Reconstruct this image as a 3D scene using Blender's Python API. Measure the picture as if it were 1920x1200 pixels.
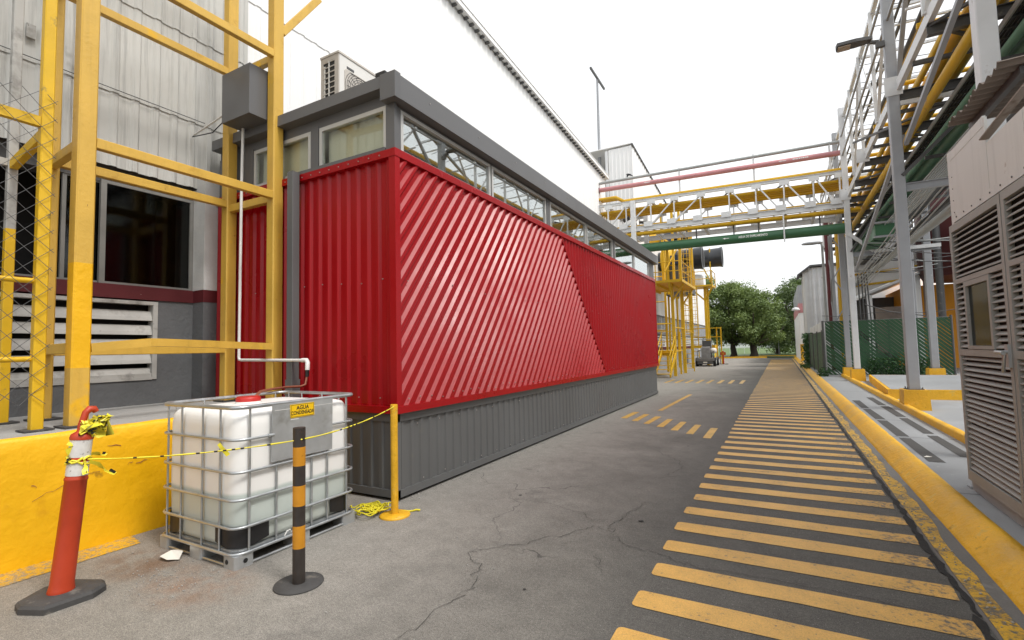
import bpy, math, random
from mathutils import Vector, Matrix
for o in list(bpy.data.objects): bpy.data.objects.remove(o)
S = bpy.context.scene
# ---------------------------------------------------------------- camera
cd = bpy.data.cameras.new('camera'); cam = bpy.data.objects.new('camera', cd); S.collection.objects.link(cam)
cd.sensor_width = 36; cd.lens = 17.1; cd.clip_start = .05; cd.clip_end = 3000
_r = Vector((.876, .483, -.023)).normalized(); _f = Vector((-.481, .875, .06)); _f = (_f - _r*_f.dot(_r)).normalized()
_u = _r.cross(_f)
cam.matrix_world = Matrix(((_r.x, _u.x, -_f.x, 0), (_r.y, _u.y, -_f.y, 0), (_r.z, _u.z, -_f.z, 1.63), (0, 0, 0, 1)))
S.camera = cam
S.render.resolution_x = 1024; S.render.resolution_y = 640
# ---------------------------------------------------------------- sky, sun, exposure (bright overcast day)
SUN_EL, SUN_AZ = math.radians(56), math.radians(98)      # azimuth from +Y towards +X
W = bpy.data.worlds.new('World'); S.world = W; W.use_nodes = True
nt = W.node_tree; nt.nodes.clear()
sk = nt.nodes.new('ShaderNodeTexSky'); sk.sky_type = 'NISHITA'; sk.sun_disc = False
sk.sun_elevation = SUN_EL; sk.sun_rotation = SUN_AZ; sk.dust_density = 4; sk.air_density = 1; sk.ozone_density = 1
hs = nt.nodes.new('ShaderNodeHueSaturation'); hs.inputs['Saturation'].default_value = .10
mx = nt.nodes.new('ShaderNodeMix'); mx.data_type = 'RGBA'; mx.inputs[0].default_value = .6
mx.inputs[7].default_value = (7.6, 7.75, 7.9, 1)         # the even cloud layer in front of the clear sky
bg = nt.nodes.new('ShaderNodeBackground'); bg.inputs[1].default_value = .13
wo = nt.nodes.new('ShaderNodeOutputWorld')
nt.links.new(sk.outputs[0], hs.inputs['Color']); nt.links.new(hs.outputs[0], mx.inputs[6])
nt.links.new(mx.outputs[2], bg.inputs[0]); nt.links.new(bg.outputs[0], wo.inputs[0])
sl = bpy.data.lights.new('sun', 'SUN'); sl.energy = 1.5; sl.angle = math.radians(15); sl.color = (1, .965, .92)
so = bpy.data.objects.new('sun', sl); S.collection.objects.link(so)
sd = Vector((math.sin(SUN_AZ)*math.cos(SUN_EL), math.cos(SUN_AZ)*math.cos(SUN_EL), math.sin(SUN_EL)))
so.rotation_euler = sd.to_track_quat('Z', 'Y').to_euler(); so.location = sd*60
vs = S.view_settings; vs.view_transform = 'Standard'; vs.look = 'None'; vs.gamma = 1; vs.exposure = .66
S.render.engine = 'CYCLES'
S.cycles.max_bounces = 5; S.cycles.diffuse_bounces = 3; S.cycles.glossy_bounces = 2; S.cycles.transparent_max_bounces = 10
S.cycles.caustics_reflective = False; S.cycles.caustics_refractive = False
R = random.Random(7)
C = S.collection
# ---------------------------------------------------------------- materials
def nd(nt, t, **k):
    n = nt.nodes.new(t)
    for a, b in k.items(): setattr(n, a, b)
    return n
def M(name, col, rough=.6, metal=0., var=.12, scale=2.5, bump=0., bscale=60., dirt=None, streak=0., spec=.5, fine=0., coat=0.):
    """paint / concrete / steel: base colour with uneven tone, optional worn patches, vertical streaks and relief"""
    m = bpy.data.materials.new(name); m.use_nodes = True; t = m.node_tree; p = t.nodes['Principled BSDF']; L = t.links.new
    p.inputs['Roughness'].default_value = rough; p.inputs['Metallic'].default_value = metal
    p.inputs['Specular IOR Level'].default_value = spec; p.inputs['Coat Weight'].default_value = coat
    g = nd(t, 'ShaderNodeNewGeometry')
    def noise(sc, det=4, vec=None, rg=.6):
        n = nd(t, 'ShaderNodeTexNoise'); n.inputs['Scale'].default_value = sc; n.inputs['Detail'].default_value = det; n.inputs['Roughness'].default_value = rg
        L(vec or g.outputs['Position'], n.inputs['Vector']); return n.outputs[0]
    def rng(v, a, b, c, d):
        n = nd(t, 'ShaderNodeMapRange'); n.inputs[1].default_value = a; n.inputs[2].default_value = b; n.inputs[3].default_value = c; n.inputs[4].default_value = d
        L(v, n.inputs[0]); return n.outputs[0]
    def mul(a, b):
        n = nd(t, 'ShaderNodeMath', operation='MULTIPLY'); L(a, n.inputs[0]); L(b, n.inputs[1]); return n.outputs[0]
    bn = noise(scale, 4); f = rng(bn, .3, .7, 1-var, 1+var)
    if fine: f = mul(f, rng(noise(130, 2), .3, .7, 1-fine, 1+fine))
    if streak:
        mp = nd(t, 'ShaderNodeMapping'); mp.inputs['Scale'].default_value = (7, 7, .35); L(g.outputs['Position'], mp.inputs[0])
        f = mul(f, rng(noise(1.6, 6, mp.outputs[0], .7), .5, .8, 1, 1-streak))
    c = nd(t, 'ShaderNodeMix', data_type='RGBA', blend_type='MULTIPLY'); c.inputs[0].default_value = 1; c.inputs[6].default_value = (*col, 1)
    cc = nd(t, 'ShaderNodeCombineColor'); L(f, cc.inputs[0]); L(f, cc.inputs[1]); L(f, cc.inputs[2]); L(cc.outputs[0], c.inputs[7])
    out = c.outputs[2]
    rb = rng(bn, .3, .7, max(.04, rough-.1), min(1, rough+.1)); L(rb, p.inputs['Roughness'])
    for dc, th, sc, soft in (dirt or ()):
        k = rng(noise(sc, 4, rg=.7), th, th+soft, 0, 1)
        d = nd(t, 'ShaderNodeMix', data_type='RGBA'); L(k, d.inputs[0]); L(out, d.inputs[6]); d.inputs[7].default_value = (*dc, 1); out = d.outputs[2]
    L(out, p.inputs['Base Color'])
    if bump:
        b = nd(t, 'ShaderNodeBump'); b.inputs['Strength'].default_value = bump; b.inputs['Distance'].default_value = .01
        L(noise(bscale, 3), b.inputs['Height']); L(b.outputs[0], p.inputs['Normal'])
    m['col'] = col
    return m
RUST = (.16, .07, .03); GRIME = (.10, .09, .075)
m_red = M('red_paint', (.325, .0024, .0060), .31, var=.06, scale=.9, streak=.14, spec=.28, bump=.22, bscale=2.4, dirt=[((.30, .10, .08), .76, 9, .05)])
m_redd = M('maroon_paint', (.085, .006, .009), .6, var=.2, dirt=[((.35, .33, .3), .72, 9, .03)])
m_grey = M('dark_grey_paint', (.120, .121, .120), .48, var=.06, scale=1.2, streak=.12, dirt=[((.16, .15, .13), .64, 5, .2)])
m_fasc = M('grey_fascia_paint', (.115, .115, .117), .42, var=.05, scale=.8)
m_yel = M('yellow_steel_paint', (.62, .38, .06), .5, var=.10, scale=1.6, dirt=[((.74, .42, .012), .62, 1.3, .06), (RUST, .70, 16, .03), ((.45, .24, .03), .6, 4, .2), (RUST, .72, 45, .03)], streak=.16, bump=.3, bscale=30)
m_yel2 = M('bright_yellow_paint', (.66, .40, .008), .5, var=.12, scale=2, dirt=[((.20, .15, .05), .62, 6, .12), (RUST, .73, 18, .03)], bump=.2, bscale=40)
m_yelw = M('yellow_masonry_paint', (.80, .435, .004), .5, var=.10, scale=1.3, dirt=[((.62, .30, .006), .58, 1.6, .12), ((.45, .24, .01), .66, 3.1, .05), ((.25, .17, .08), .71, 10, .02)], bump=1., bscale=9)
m_yelk = M('yellow_kerb_paint', (.74, .40, .015), .55, var=.16, scale=2.5, dirt=[((.66, .42, .08), .58, 5, .1), ((.52, .28, .015), .64, 9, .05), ((.24, .18, .09), .72, 14, .03)], bump=1., bscale=22, fine=.10)
m_yelp = M('yellow_pipe_paint', (.66, .385, .008), .38, var=.08, scale=3, dirt=[((.25, .12, .02), .68, 7, .06)])
m_white = M('white_siding_paint', (.80, .80, .79), .5, var=.03, scale=.7, streak=.05)
m_sdirty = M('weathered_white_siding', (.50, .495, .465), .55, var=.10, scale=.8, streak=.55, dirt=[((.30, .29, .26), .66, 1.4, .1), ((.12, .11, .10), .74, 11, .04)])
m_wht = M('white_steel_paint', (.66, .67, .67), .45, var=.06, scale=2, dirt=[((.35, .31, .26), .68, 6, .06), (RUST, .76, 12, .03)])
m_whb = M('white_steel_shabby', (.62, .63, .64), .5, var=.08, scale=2, dirt=[((.38, .36, .33), .62, 4, .12)])
m_stl = M('grey_steel_paint', (.31, .32, .335), .5, var=.10, scale=1.5, dirt=[((.46, .46, .46), .66, 5, .08), ((.2, .17, .14), .7, 9, .05)])
m_dst = M('dark_steel', (.085, .085, .085), .55, var=.2, scale=3, dirt=[((.2, .18, .16), .62, 5, .1)])
m_galv = M('galvanised_steel', (.46, .48, .49), .38, metal=.75, var=.12, scale=9)
m_galvd = M('zinc_plate', (.47, .485, .49), .42, metal=.55, var=.12, scale=5, dirt=[((.27, .265, .24), .55, 3, .2)])
m_alu = M('aluminium_frame', (.56, .56, .54), .4, metal=.3, var=.05)
m_blk = M('black_plastic', (.012, .012, .013), .45, var=.2, scale=6)
m_rub = M('black_rubber', (.055, .053, .052), .8, var=.2, scale=12, dirt=[((.16, .145, .125), .58, 7, .15)], bump=.3)
m_org = M('orange_plastic', (.43, .042, .011), .48, var=.1, scale=5, dirt=[((.30, .06, .03), .64, 9, .1), ((.18, .07, .05), .72, 14, .04)])
m_refl = M('white_reflective_band', (.62, .60, .57), .5, var=.1, scale=14, dirt=[((.25, .23, .22), .62, 24, .05)])
m_tape = M('yellow_tape', (.85, .74, .05), .4, var=.12, scale=14)
m_conc = M('concrete', (.33, .325, .31), .8, var=.14, scale=1.2, dirt=[((.20, .19, .175), .60, 2.6, .15)], fine=.08, bump=.2)
m_plas = M('grey_plaster', (.115, .117, .12), .85, var=.14, scale=2.2, dirt=[((.18, .18, .175), .63, 4, .1)], bump=1., bscale=14)
m_colc = M('bare_concrete_column', (.56, .56, .54), .85, var=.12, scale=2.5, dirt=[((.5, .5, .48), .66, 7, .05)], bump=.5, bscale=30)
m_wfr = M('dull_window_frame', (.20, .195, .18), .6, var=.15)
m_lvw = M('dusty_white_louvre', (.40, .39, .365), .65, var=.14, scale=2.2, dirt=[((.19, .18, .16), .52, 3.2, .2), ((.10, .095, .085), .66, 9, .08)])
m_lvg = M('taupe_louvre_paint', (.315, .312, .297), .5, var=.12, scale=2.4, dirt=[((.12, .105, .09), .66, 5, .1)], fine=.05)
m_lvp = M('taupe_panel', (.62, .615, .59), .5, var=.06, scale=.9, streak=.16, dirt=[((.33, .25, .2), .68, 3.5, .08)])
m_awn = M('rusty_corrugated_sheet', (.24, .195, .165), .7, var=.22, scale=1.6, dirt=[((.13, .08, .05), .58, 3, .12)])
m_gpav = M('light_grey_floor_paint', (.275, .285, .292), .62, var=.14, scale=.9, dirt=[((.25, .25, .245), .6, 2.2, .15), ((.36, .36, .355), .64, 6, .08), ((.13, .125, .12), .70, 3.3, .06)], fine=.06, bump=.2)
m_strip = M('dark_grip_strip', (.062, .06, .057), .8, var=.14, scale=5, fine=.12)
m_grn = M('green_pipe_paint', (.035, .125, .055), .42, var=.10, scale=2, dirt=[((.11, .19, .13), .66, 5, .1)])
m_grnl = M('pale_green_pipe', (.085, .20, .125), .5, var=.12, scale=2, dirt=[((.28, .33, .28), .63, 6, .1)])
m_slat = M('green_plastic_slat', (.012, .066, .021), .5, var=.18, scale=5)
m_pink = M('faded_red_pipe', (.50, .22, .23), .5, var=.10, scale=2)
m_gpipe = M('grey_pipe', (.33, .345, .335), .5, var=.1)
m_orgw = M('orange_wall_paint', (.66, .27, .012), .7, var=.08, scale=.9)
m_mar = M('maroon_tank', (.075, .012, .014), .55, var=.14, scale=.8)
m_pvc = M('white_pvc', (.74, .73, .70), .4, var=.04)
m_hose = M('brown_hose', (.25, .085, .05), .45, var=.12, scale=14)
m_ac = M('ac_casing', (.68, .665, .63), .5, var=.03)
m_acs = M('ac_side_casing', (.50, .46, .41), .55, var=.05)
m_room = M('cream_room', (.72, .68, .58), .8, var=.05)
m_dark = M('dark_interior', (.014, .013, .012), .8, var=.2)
m_yard = M('yard_concrete', (.24, .235, .22), .9, var=.15, scale=.5)
m_soil = M('dry_verge', (.16, .13, .09), .95, var=.25, scale=1.5)
m_bark = M('bark', (.055, .042, .032), .9, var=.25, scale=6, bump=.6, bscale=18)
m_txtw = M('white_lettering', (.72, .72, .70), .6, var=.05, dirt=[((.2, .3, .2), .66, 18, .05)])
m_txtk = M('black_lettering', (.015, .015, .015), .5, var=.05)
m_sign = M('yellow_sign', (.86, .53, .004), .4, var=.04)
m_duct = M('charcoal_duct', (.045, .048, .053), .38, metal=.3, var=.12, scale=1.2)
m_tyre = M('tyre', (.02, .02, .02), .85, var=.2)
m_cartm = M('cart_steel', (.19, .185, .18), .5, metal=.2, var=.2, scale=5)
m_scr = M('screw_head', (.42, .38, .36), .35, metal=.6, var=.1)
m_lens = M('lamp_lens', (.42, .33, .24), .25, var=.1)
m_crk = M('dark_crack', (.055, .052, .048), .95, var=.3, scale=20)  # dark tone of the crack ribbons and pavement joints themselves
m_tar = M('crumbled_tar', (.028, .027, .026), .95, var=.35, scale=25, bump=1., bscale=80)
m_litter = M('white_litter', (.70, .67, .60), .7, var=.05)
m_rope = M('yellow_tape_rope', (.72, .62, .02), .6, var=.15, scale=30, dirt=[((.06, .06, .04), .66, 45, .04)])
m_grvl = M('pebble', (.36, .35, .33), .9, var=.25, scale=40)

def custom(name):
    m = bpy.data.materials.new(name); m.use_nodes = True; t = m.node_tree
    return m, t, t.nodes['Principled BSDF'], t.links.new
def N(t, L, sc, det=5, rg=.6, vec=None):
    n = nd(t, 'ShaderNodeTexNoise'); n.inputs['Scale'].default_value = sc; n.inputs['Detail'].default_value = det; n.inputs['Roughness'].default_value = rg
    if vec: L(vec, n.inputs['Vector'])
    return n.outputs[0]
def RG(t, L, v, a, b, c, d, smooth=False):
    n = nd(t, 'ShaderNodeMapRange')
    if smooth: n.interpolation_type = 'SMOOTHSTEP'
    for i, x in enumerate((a, b, c, d)): n.inputs[i+1].default_value = x
    L(v, n.inputs[0]); return n.outputs[0]
def MT(t, L, op, a, b):
    n = nd(t, 'ShaderNodeMath', operation=op)
    for i, x in enumerate((a, b)):
        if isinstance(x, (int, float)): n.inputs[i].default_value = x
        else: L(x, n.inputs[i])
    return n.outputs[0]
def MIX(t, L, k, a, b, mode='MIX'):
    n = nd(t, 'ShaderNodeMix', data_type='RGBA', blend_type=mode)
    for i, x in ((0, k), (6, a), (7, b)):
        if isinstance(x, tuple): n.inputs[i].default_value = (*x, 1)
        elif isinstance(x, (int, float)): n.inputs[i].default_value = x
        else: L(x, n.inputs[i])
    return n.outputs[2]
def ellipse(t, L, sep, cx, cy, rx, ry):
    a = MT(t, L, 'DIVIDE', MT(t, L, 'SUBTRACT', sep.outputs[0], cx), rx); b = MT(t, L, 'DIVIDE', MT(t, L, 'SUBTRACT', sep.outputs[1], cy), ry)
    d = MT(t, L, 'ADD', MT(t, L, 'MULTIPLY', a, a), MT(t, L, 'MULTIPLY', b, b))
    return RG(t, L, d, 0, 1, 1, 0, True)
def asphalt_nodes(t, L):
    g = nd(t, 'ShaderNodeNewGeometry'); pos = g.outputs['Position']; sep = nd(t, 'ShaderNodeSeparateXYZ'); L(pos, sep.inputs[0])
    base = MIX(t, L, RG(t, L, N(t, L, .5, 4, .65, pos), .35, .65, 0, 1), (.131, .123, .110), (.189, .178, .158))
    # dust that gathers along the foot of the buildings, darker sealed strip under the walkway
    edge = MT(t, L, 'ADD', sep.outputs[0], RG(t, L, N(t, L, 1.1, 5, .6, pos), .3, .7, -.6, .6))
    base = MIX(t, L, RG(t, L, edge, -3.5, -1.2, .75, 0, True), base, (.31, .29, .26))
    base = MIX(t, L, RG(t, L, sep.outputs[0], -1.5, -.75, 0, .75, True), base, (.096, .092, .084))
    base = MIX(t, L, MT(t, L, 'MULTIPLY', RG(t, L, sep.outputs[1], 1.2, 3.2, 1, 0, True), RG(t, L, sep.outputs[0], -3.4, -2.4, .7, 0, True)), base, (.22, .20, .17))
    # oil stains and rust run-off by the tank
    st = RG(t, L, N(t, L, 1.7, 4, .7, pos), .60, .72, 0, .5)
    base = MIX(t, L, st, base, (.115, .108, .10))
    rn = N(t, L, 4, 4, .7, pos)
    rs = MT(t, L, 'MULTIPLY', ellipse(t, L, sep, -3.75, 2.05, .55, .42), RG(t, L, rn, .38, .62, 0, .5))
    base = MIX(t, L, rs, base, (.23, .105, .045))
    rs2 = MT(t, L, 'MULTIPLY', ellipse(t, L, sep, -4.55, 2.05, .5, .35), RG(t, L, rn, .35, .6, 0, .8))
    base = MIX(t, L, rs2, base, (.17, .10, .06))
    sp = RG(t, L, N(t, L, 150, 2, .6, pos), .35, .68, .62, 1.42)
    sp2 = MT(t, L, 'MULTIPLY', RG(t, L, N(t, L, 42, 3, .75, pos), .32, .68, .80, 1.20), RG(t, L, N(t, L, 7, 4, .7, pos), .32, .68, .88, 1.10))
    f = MT(t, L, 'MULTIPLY', sp, sp2); cc = nd(t, 'ShaderNodeCombineColor'); [L(f, cc.inputs[i]) for i in range(3)]
    base = MIX(t, L, 1., base, cc.outputs[0], 'MULTIPLY')
    chip = RG(t, L, N(t, L, 75, 2, .5, pos), .70, .73, 0, .55)
    base = MIX(t, L, chip, base, (.42, .41, .39))
    # hair cracks
    vo = nd(t, 'ShaderNodeTexVoronoi', feature='DISTANCE_TO_EDGE'); vo.inputs['Scale'].default_value = .42
    wv = nd(t, 'ShaderNodeVectorMath', operation='ADD'); nz = nd(t, 'ShaderNodeTexNoise'); nz.inputs['Scale'].default_value = 1.6; nz.inputs['Detail'].default_value = 4; L(pos, nz.inputs['Vector'])
    L(pos, wv.inputs[0]); L(nz.outputs[1], wv.inputs[1]); L(wv.outputs[0], vo.inputs['Vector'])
    ck = MT(t, L, 'MULTIPLY', RG(t, L, vo.outputs['Distance'], .0015, .004, 1, 0), RG(t, L, N(t, L, .6, 3, .6, pos), .50, .60, 0, .8))
    base = MIX(t, L, ck, base, (.05, .047, .044))
    h = N(t, L, 120, 2, .7, pos)
    return g, pos, sep, base, h
def bump_of(t, L, p, h, s=.5, d=.006):
    b = nd(t, 'ShaderNodeBump'); b.inputs['Strength'].default_value = s; b.inputs['Distance'].default_value = d; L(h, b.inputs['Height']); L(b.outputs[0], p.inputs['Normal'])
m_asph, t, p, L = custom('asphalt'); g, pos, sep, base, h = asphalt_nodes(t, L)
L(base, p.inputs['Base Color']); p.inputs['Roughness'].default_value = .82; p.inputs['Specular IOR Level'].default_value = .35; bump_of(t, L, p, h)
def road_paint(name, col, wear, edgefade=True):
    m, t, p, L = custom(name); g, pos, sep, base, h = asphalt_nodes(t, L)
    w = N(t, L, 24, 5, .75, pos); w2 = N(t, L, 3.2, 5, .6, pos)
    k = MT(t, L, 'ADD', w, MT(t, L, 'MULTIPLY', w2, .35))
    if edgefade: k = MT(t, L, 'ADD', k, RG(t, L, sep.outputs[0], .3, .98, 0, .13, True))
    k = RG(t, L, k, wear, wear+.14, 0, 1)
    tone = MIX(t, L, RG(t, L, w2, .35, .65, 0, 1), col, tuple(c*.80 for c in col))
    sp = RG(t, L, N(t, L, 150, 2, .6, pos), .3, .7, .80, 1.15); cc = nd(t, 'ShaderNodeCombineColor'); [L(sp, cc.inputs[i]) for i in range(3)]
    tone = MIX(t, L, 1., tone, cc.outputs[0], 'MULTIPLY')
    L(MIX(t, L, k, tone, base), p.inputs['Base Color']); p.inputs['Roughness'].default_value = .46; bump_of(t, L, p, h, .4)
    return m
m_stripe = road_paint('worn_walkway_paint', (.74, .425, .10), .765)
m_cross = road_paint('worn_crossing_paint', (.70, .42, .09), .74, False)
m_edge = road_paint('worn_edge_line_paint', (.70, .40, .02), .64, False)
# the gutter: smooth dark concrete
m_gut = M('gutter_concrete', (.155, .150, .142), .75, var=.14, scale=2, dirt=[((.24, .235, .22), .6, 3, .12)], fine=.12, bump=.3)
# tank bottle: milky plastic, the water inside shows through the lower half
m_ibc, t, p, L = custom('milky_plastic'); g = nd(t, 'ShaderNodeNewGeometry'); sep = nd(t, 'ShaderNodeSeparateXYZ'); L(g.outputs['Position'], sep.inputs[0])
zz = MT(t, L, 'ADD', sep.outputs[2], RG(t, L, N(t, L, 3, 3, .5, g.outputs['Position']), .3, .7, -.012, .012))
c1 = MIX(t, L, RG(t, L, zz, .525, .55, 0, 1), (.56, .615, .575), (.84, .83, .80))
c1 = MIX(t, L, RG(t, L, zz, .14, .34, .35, 0), c1, (.52, .53, .47))
L(c1, p.inputs['Base Color']); p.inputs['Roughness'].default_value = .42; p.inputs['Subsurface Weight'].default_value = .25; p.inputs['Subsurface Radius'].default_value = (.06, .06, .06)
p.inputs['Subsurface Scale'].default_value = .5
# window glass
def glass(name, tint, refl, rough=.015, film=0.):
    m = bpy.data.materials.new(name); m.use_nodes = True; t = m.node_tree; t.nodes.clear(); L = t.links.new
    tr = nd(t, 'ShaderNodeBsdfTransparent'); tr.inputs[0].default_value = (*tint, 1); gl = nd(t, 'ShaderNodeBsdfGlossy'); gl.inputs['Roughness'].default_value = rough
    lw = nd(t, 'ShaderNodeLayerWeight'); lw.inputs[0].default_value = .5; pw = nd(t, 'ShaderNodeMath', operation='POWER'); pw.inputs[1].default_value = 4; L(lw.outputs['Facing'], pw.inputs[0]); fr = nd(t, 'ShaderNodeMath', operation='MULTIPLY'); fr.inputs[1].default_value = refl; L(pw.outputs[0], fr.inputs[0]); mx = nd(t, 'ShaderNodeMixShader'); o = nd(t, 'ShaderNodeOutputMaterial')
    gl.inputs[0].default_value = (.93, .96, .95, 1)
    ad = nd(t, 'ShaderNodeMath', operation='ADD', use_clamp=True); ad.inputs[1].default_value = film; L(fr.outputs[0], ad.inputs[0]); L(ad.outputs[0], mx.inputs[0]); L(tr.outputs[0], mx.inputs[1]); L(gl.outputs[0], mx.inputs[2]); L(mx.outputs[0], o.inputs[0]); return m
m_glass = glass('window_glass', (.88, .90, .88), .6, .012, .36); m_glass2 = glass('clear_window_glass', (.90, .92, .88), .6, .012, .05); m_glassd = glass('dusty_dark_glass', (.35, .35, .33), .5, .10, .03)
# leaves
def leafmat(name, a, b):
    m, t, p, L = custom(name); oi = nd(t, 'ShaderNodeNewGeometry')
    L(MIX(t, L, RG(t, L, N(t, L, .9, 4, .6, oi.outputs['Position']), .35, .65, 0, 1), a, b), p.inputs['Base Color'])
    p.inputs['Roughness'].default_value = .6
    tl = nd(t, 'ShaderNodeBsdfTranslucent'); tl.inputs[0].default_value = (b[0]*1.3, b[1]*1.3, b[2], 1)
    mx = nd(t, 'ShaderNodeMixShader'); mx.inputs[0].default_value = .25; o = t.nodes['Material Output']
    L(p.outputs[0], mx.inputs[1]); L(tl.outputs[0], mx.inputs[2]); L(mx.outputs[0], o.inputs[0]); return m
m_leaf = leafmat('tree_leaves', (.092, .142, .038), (.178, .24, .068)); m_leaf2 = leafmat('dark_tree_leaves', (.058, .098, .028), (.115, .165, .05))
m_ivy = leafmat('hedge_leaves', (.02, .06, .018), (.04, .10, .03))
m_grass = leafmat('lawn', (.07, .13, .03), (.15, .23, .05))
m_grassd = leafmat('verge_grass', (.035, .06, .018), (.06, .095, .03))
# ---------------------------------------------------------------- geometry helpers
V3 = Vector
class MB:
    def __init__(s): s.v = []; s.f = []; s.sm = []; s.st = []
    def add(s, vs, fs, smooth=False):
        n = len(s.v); s.st.append((n, len(s.f))); s.v += [tuple(x) for x in vs]; s.f += [tuple(i+n for i in f) for f in fs]; s.sm += [smooth]*len(fs); return s
    def caps(s, a, b, n):                          # closing faces on vertices of their own, so round sides shade cleanly
        k = len(s.v); s.v += s.v[a:a+n]+s.v[b:b+n]; s.f += [tuple(range(k+n-1, k-1, -1)), tuple(range(k+n, k+2*n))]; s.sm += [False]*2
    def box(s, x0, x1, y0, y1, z0, z1):
        v = [(x, y, z) for z in (z0, z1) for y in (y0, y1) for x in (x0, x1)]
        return s.add(v, [(0, 2, 3, 1), (4, 5, 7, 6), (0, 1, 5, 4), (2, 6, 7, 3), (0, 4, 6, 2), (1, 3, 7, 5)])
    def prof(s, p, q, pts, up=(0, 0, 1), smooth=False, cap=True):
        p, q = V3(p), V3(q); d = (q-p).normalized(); u = V3(up)
        if abs(d.dot(u)) > .99: u = V3((1, 0, 0)) if abs(d.x) < .9 else V3((0, 1, 0))
        r = d.cross(u).normalized(); u = r.cross(d).normalized(); n = len(pts)
        v = [p+r*a+u*b for a, b in pts]+[q+r*a+u*b for a, b in pts]
        f = [(i, (i+1) % n, (i+1) % n+n, i+n) for i in range(n)]
        s.add(v, f, smooth)
        if cap: k = len(s.v)-2*n; s.caps(k, k+n, n)
        return s
    def beam(s, p, q, w, h=None, c=0., up=(0, 0, 1)):
        h = h or w; a, b = w/2, h/2
        if c: pts = [(-a+c, -b), (a-c, -b), (a, -b+c), (a, b-c), (a-c, b), (-a+c, b), (-a, b-c), (-a, -b+c)]
        else: pts = [(-a, -b), (a, -b), (a, b), (-a, b)]
        return s.prof(p, q, pts, up)
    def ibeam(s, p, q, w, h, t=.012, up=(0, 0, 1)):
        a, b, k = w/2, h/2, t/2
        return s.prof(p, q, [(-a, -b), (a, -b), (a, -b+t), (k, -b+t), (k, b-t), (a, b-t), (a, b), (-a, b), (-a, b-t), (-k, b-t), (-k, -b+t), (-a, -b+t)], up)
    def angle(s, p, q, w, t=.008, up=(0, 0, 1)):
        return s.prof(p, q, [(0, 0), (w, 0), (w, t), (t, t), (t, w), (0, w)], up)
    def tube(s, p, q, r, n=10, r2=None, cap=True):
        r2 = r if r2 is None else r2; p, q = V3(p), V3(q); d = (q-p).normalized(); u = V3((0, 0, 1))
        if abs(d.z) > .99: u = V3((1, 0, 0))
        a = d.cross(u).normalized(); b = a.cross(d)
        cs = [(math.cos(2*math.pi*i/n), math.sin(2*math.pi*i/n)) for i in range(n)]
        v = [p+(a*x+b*y)*r for x, y in cs]+[q+(a*x+b*y)*r2 for x, y in cs]
        s.add(v, [(i, (i+1) % n, (i+1) % n+n, i+n) for i in range(n)], True)
        if cap: k = len(s.v)-2*n; s.caps(k, k+n, n)
        return s
    def path(s, pts, r, n=8, closed=False, rs=None):
        pts = [V3(x) for x in pts]; m = len(pts); rings = []; u = None
        for i in range(m):
            a = pts[(i-1) % m] if (closed or i) else pts[0]; b = pts[(i+1) % m] if (closed or i < m-1) else pts[-1]
            d = (b-a).normalized()
            if u is None: u = V3((0, 0, 1)) if abs(d.z) < .9 else V3((1, 0, 0))
            w = d.cross(u).normalized(); u = w.cross(d).normalized(); rr = rs[i] if rs else r; h = math.pi/4 if n == 4 else 0
            rings.append([pts[i]+(w*math.cos(2*math.pi*k/n+h)+u*math.sin(2*math.pi*k/n+h))*rr for k in range(n)])
        v = [x for rg in rings for x in rg]; f = []
        for i in range(m if closed else m-1):
            j = (i+1) % m
            f += [(i*n+k, i*n+(k+1) % n, j*n+(k+1) % n, j*n+k) for k in range(n)]
        s.add(v, f, True)
        if not closed: k = len(s.v)-m*n; s.caps(k, k+(m-1)*n, n)
        return s
    def lathe(s, prof, c=(0, 0, 0), n=20, mat=None):
        v = []; f = []; m = len(prof)
        for r, z in prof:
            for k in range(n):
                q = V3((r*math.cos(2*math.pi*k/n), r*math.sin(2*math.pi*k/n), z))
                if mat: q = mat @ q
                v.append(q+V3(c))
        for i in range(m-1): f += [(i*n+k, i*n+(k+1) % n, (i+1)*n+(k+1) % n, (i+1)*n+k) for k in range(n)]
        s.add(v, f, True); k = len(s.v)-m*n; s.caps(k, k+(m-1)*n, n)
        return s
    def extr(s, poly, f3, a, b):
        """2D polygon pushed from depth a to depth b, f3(u,v,w)->xyz"""
        n = len(poly); v = [f3(x, y, a) for x, y in poly]+[f3(x, y, b) for x, y in poly]
        return s.add(v, [(i, (i+1) % n, (i+1) % n+n, i+n) for i in range(n)]+[tuple(range(n-1, -1, -1)), tuple(range(n, 2*n))])
    def flat(s): s.sm = [False]*len(s.f); return s
    def mesh(s, name, origin=V3((0, 0, 0))):
        me = bpy.data.meshes.new(name); me.from_pydata([tuple(V3(v)-origin) for v in s.v], [], s.f)
        me.polygons.foreach_set('use_smooth', s.sm); me.update(); return me
    def each(s, name, mat, parent):
        """every piece added so far becomes an object of its own"""
        for i, (v0, f0) in enumerate(s.st):
            v1, f1 = s.st[i+1] if i+1 < len(s.st) else (len(s.v), len(s.f)); m = MB()
            m.v = s.v[v0:v1]; m.f = [tuple(k-v0 for k in f) for f in s.f[f0:f1]]; m.sm = s.sm[f0:f1]; m.build(name, mat, parent)
    def build(s, name, mat, parent=None, label=None, cat=None, group=None, kind=None, at=None):
        org = V3(at) if at else wloc(parent)
        o = bpy.data.objects.new(name, s.mesh(name, org)); C.objects.link(o); o.data.materials.append(mat)
        if parent: o.parent = parent
        elif at: o.location = at
        return tag(o, label, cat, group, kind)
def wloc(o):
    v = V3((0, 0, 0))
    while o: v += o.location; o = o.parent
    return v
def tag(o, label=None, cat=None, group=None, kind=None):
    if label: o['label'] = label
    if cat: o['category'] = cat
    if group: o['group'] = group
    if kind: o['kind'] = kind
    return o
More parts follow.
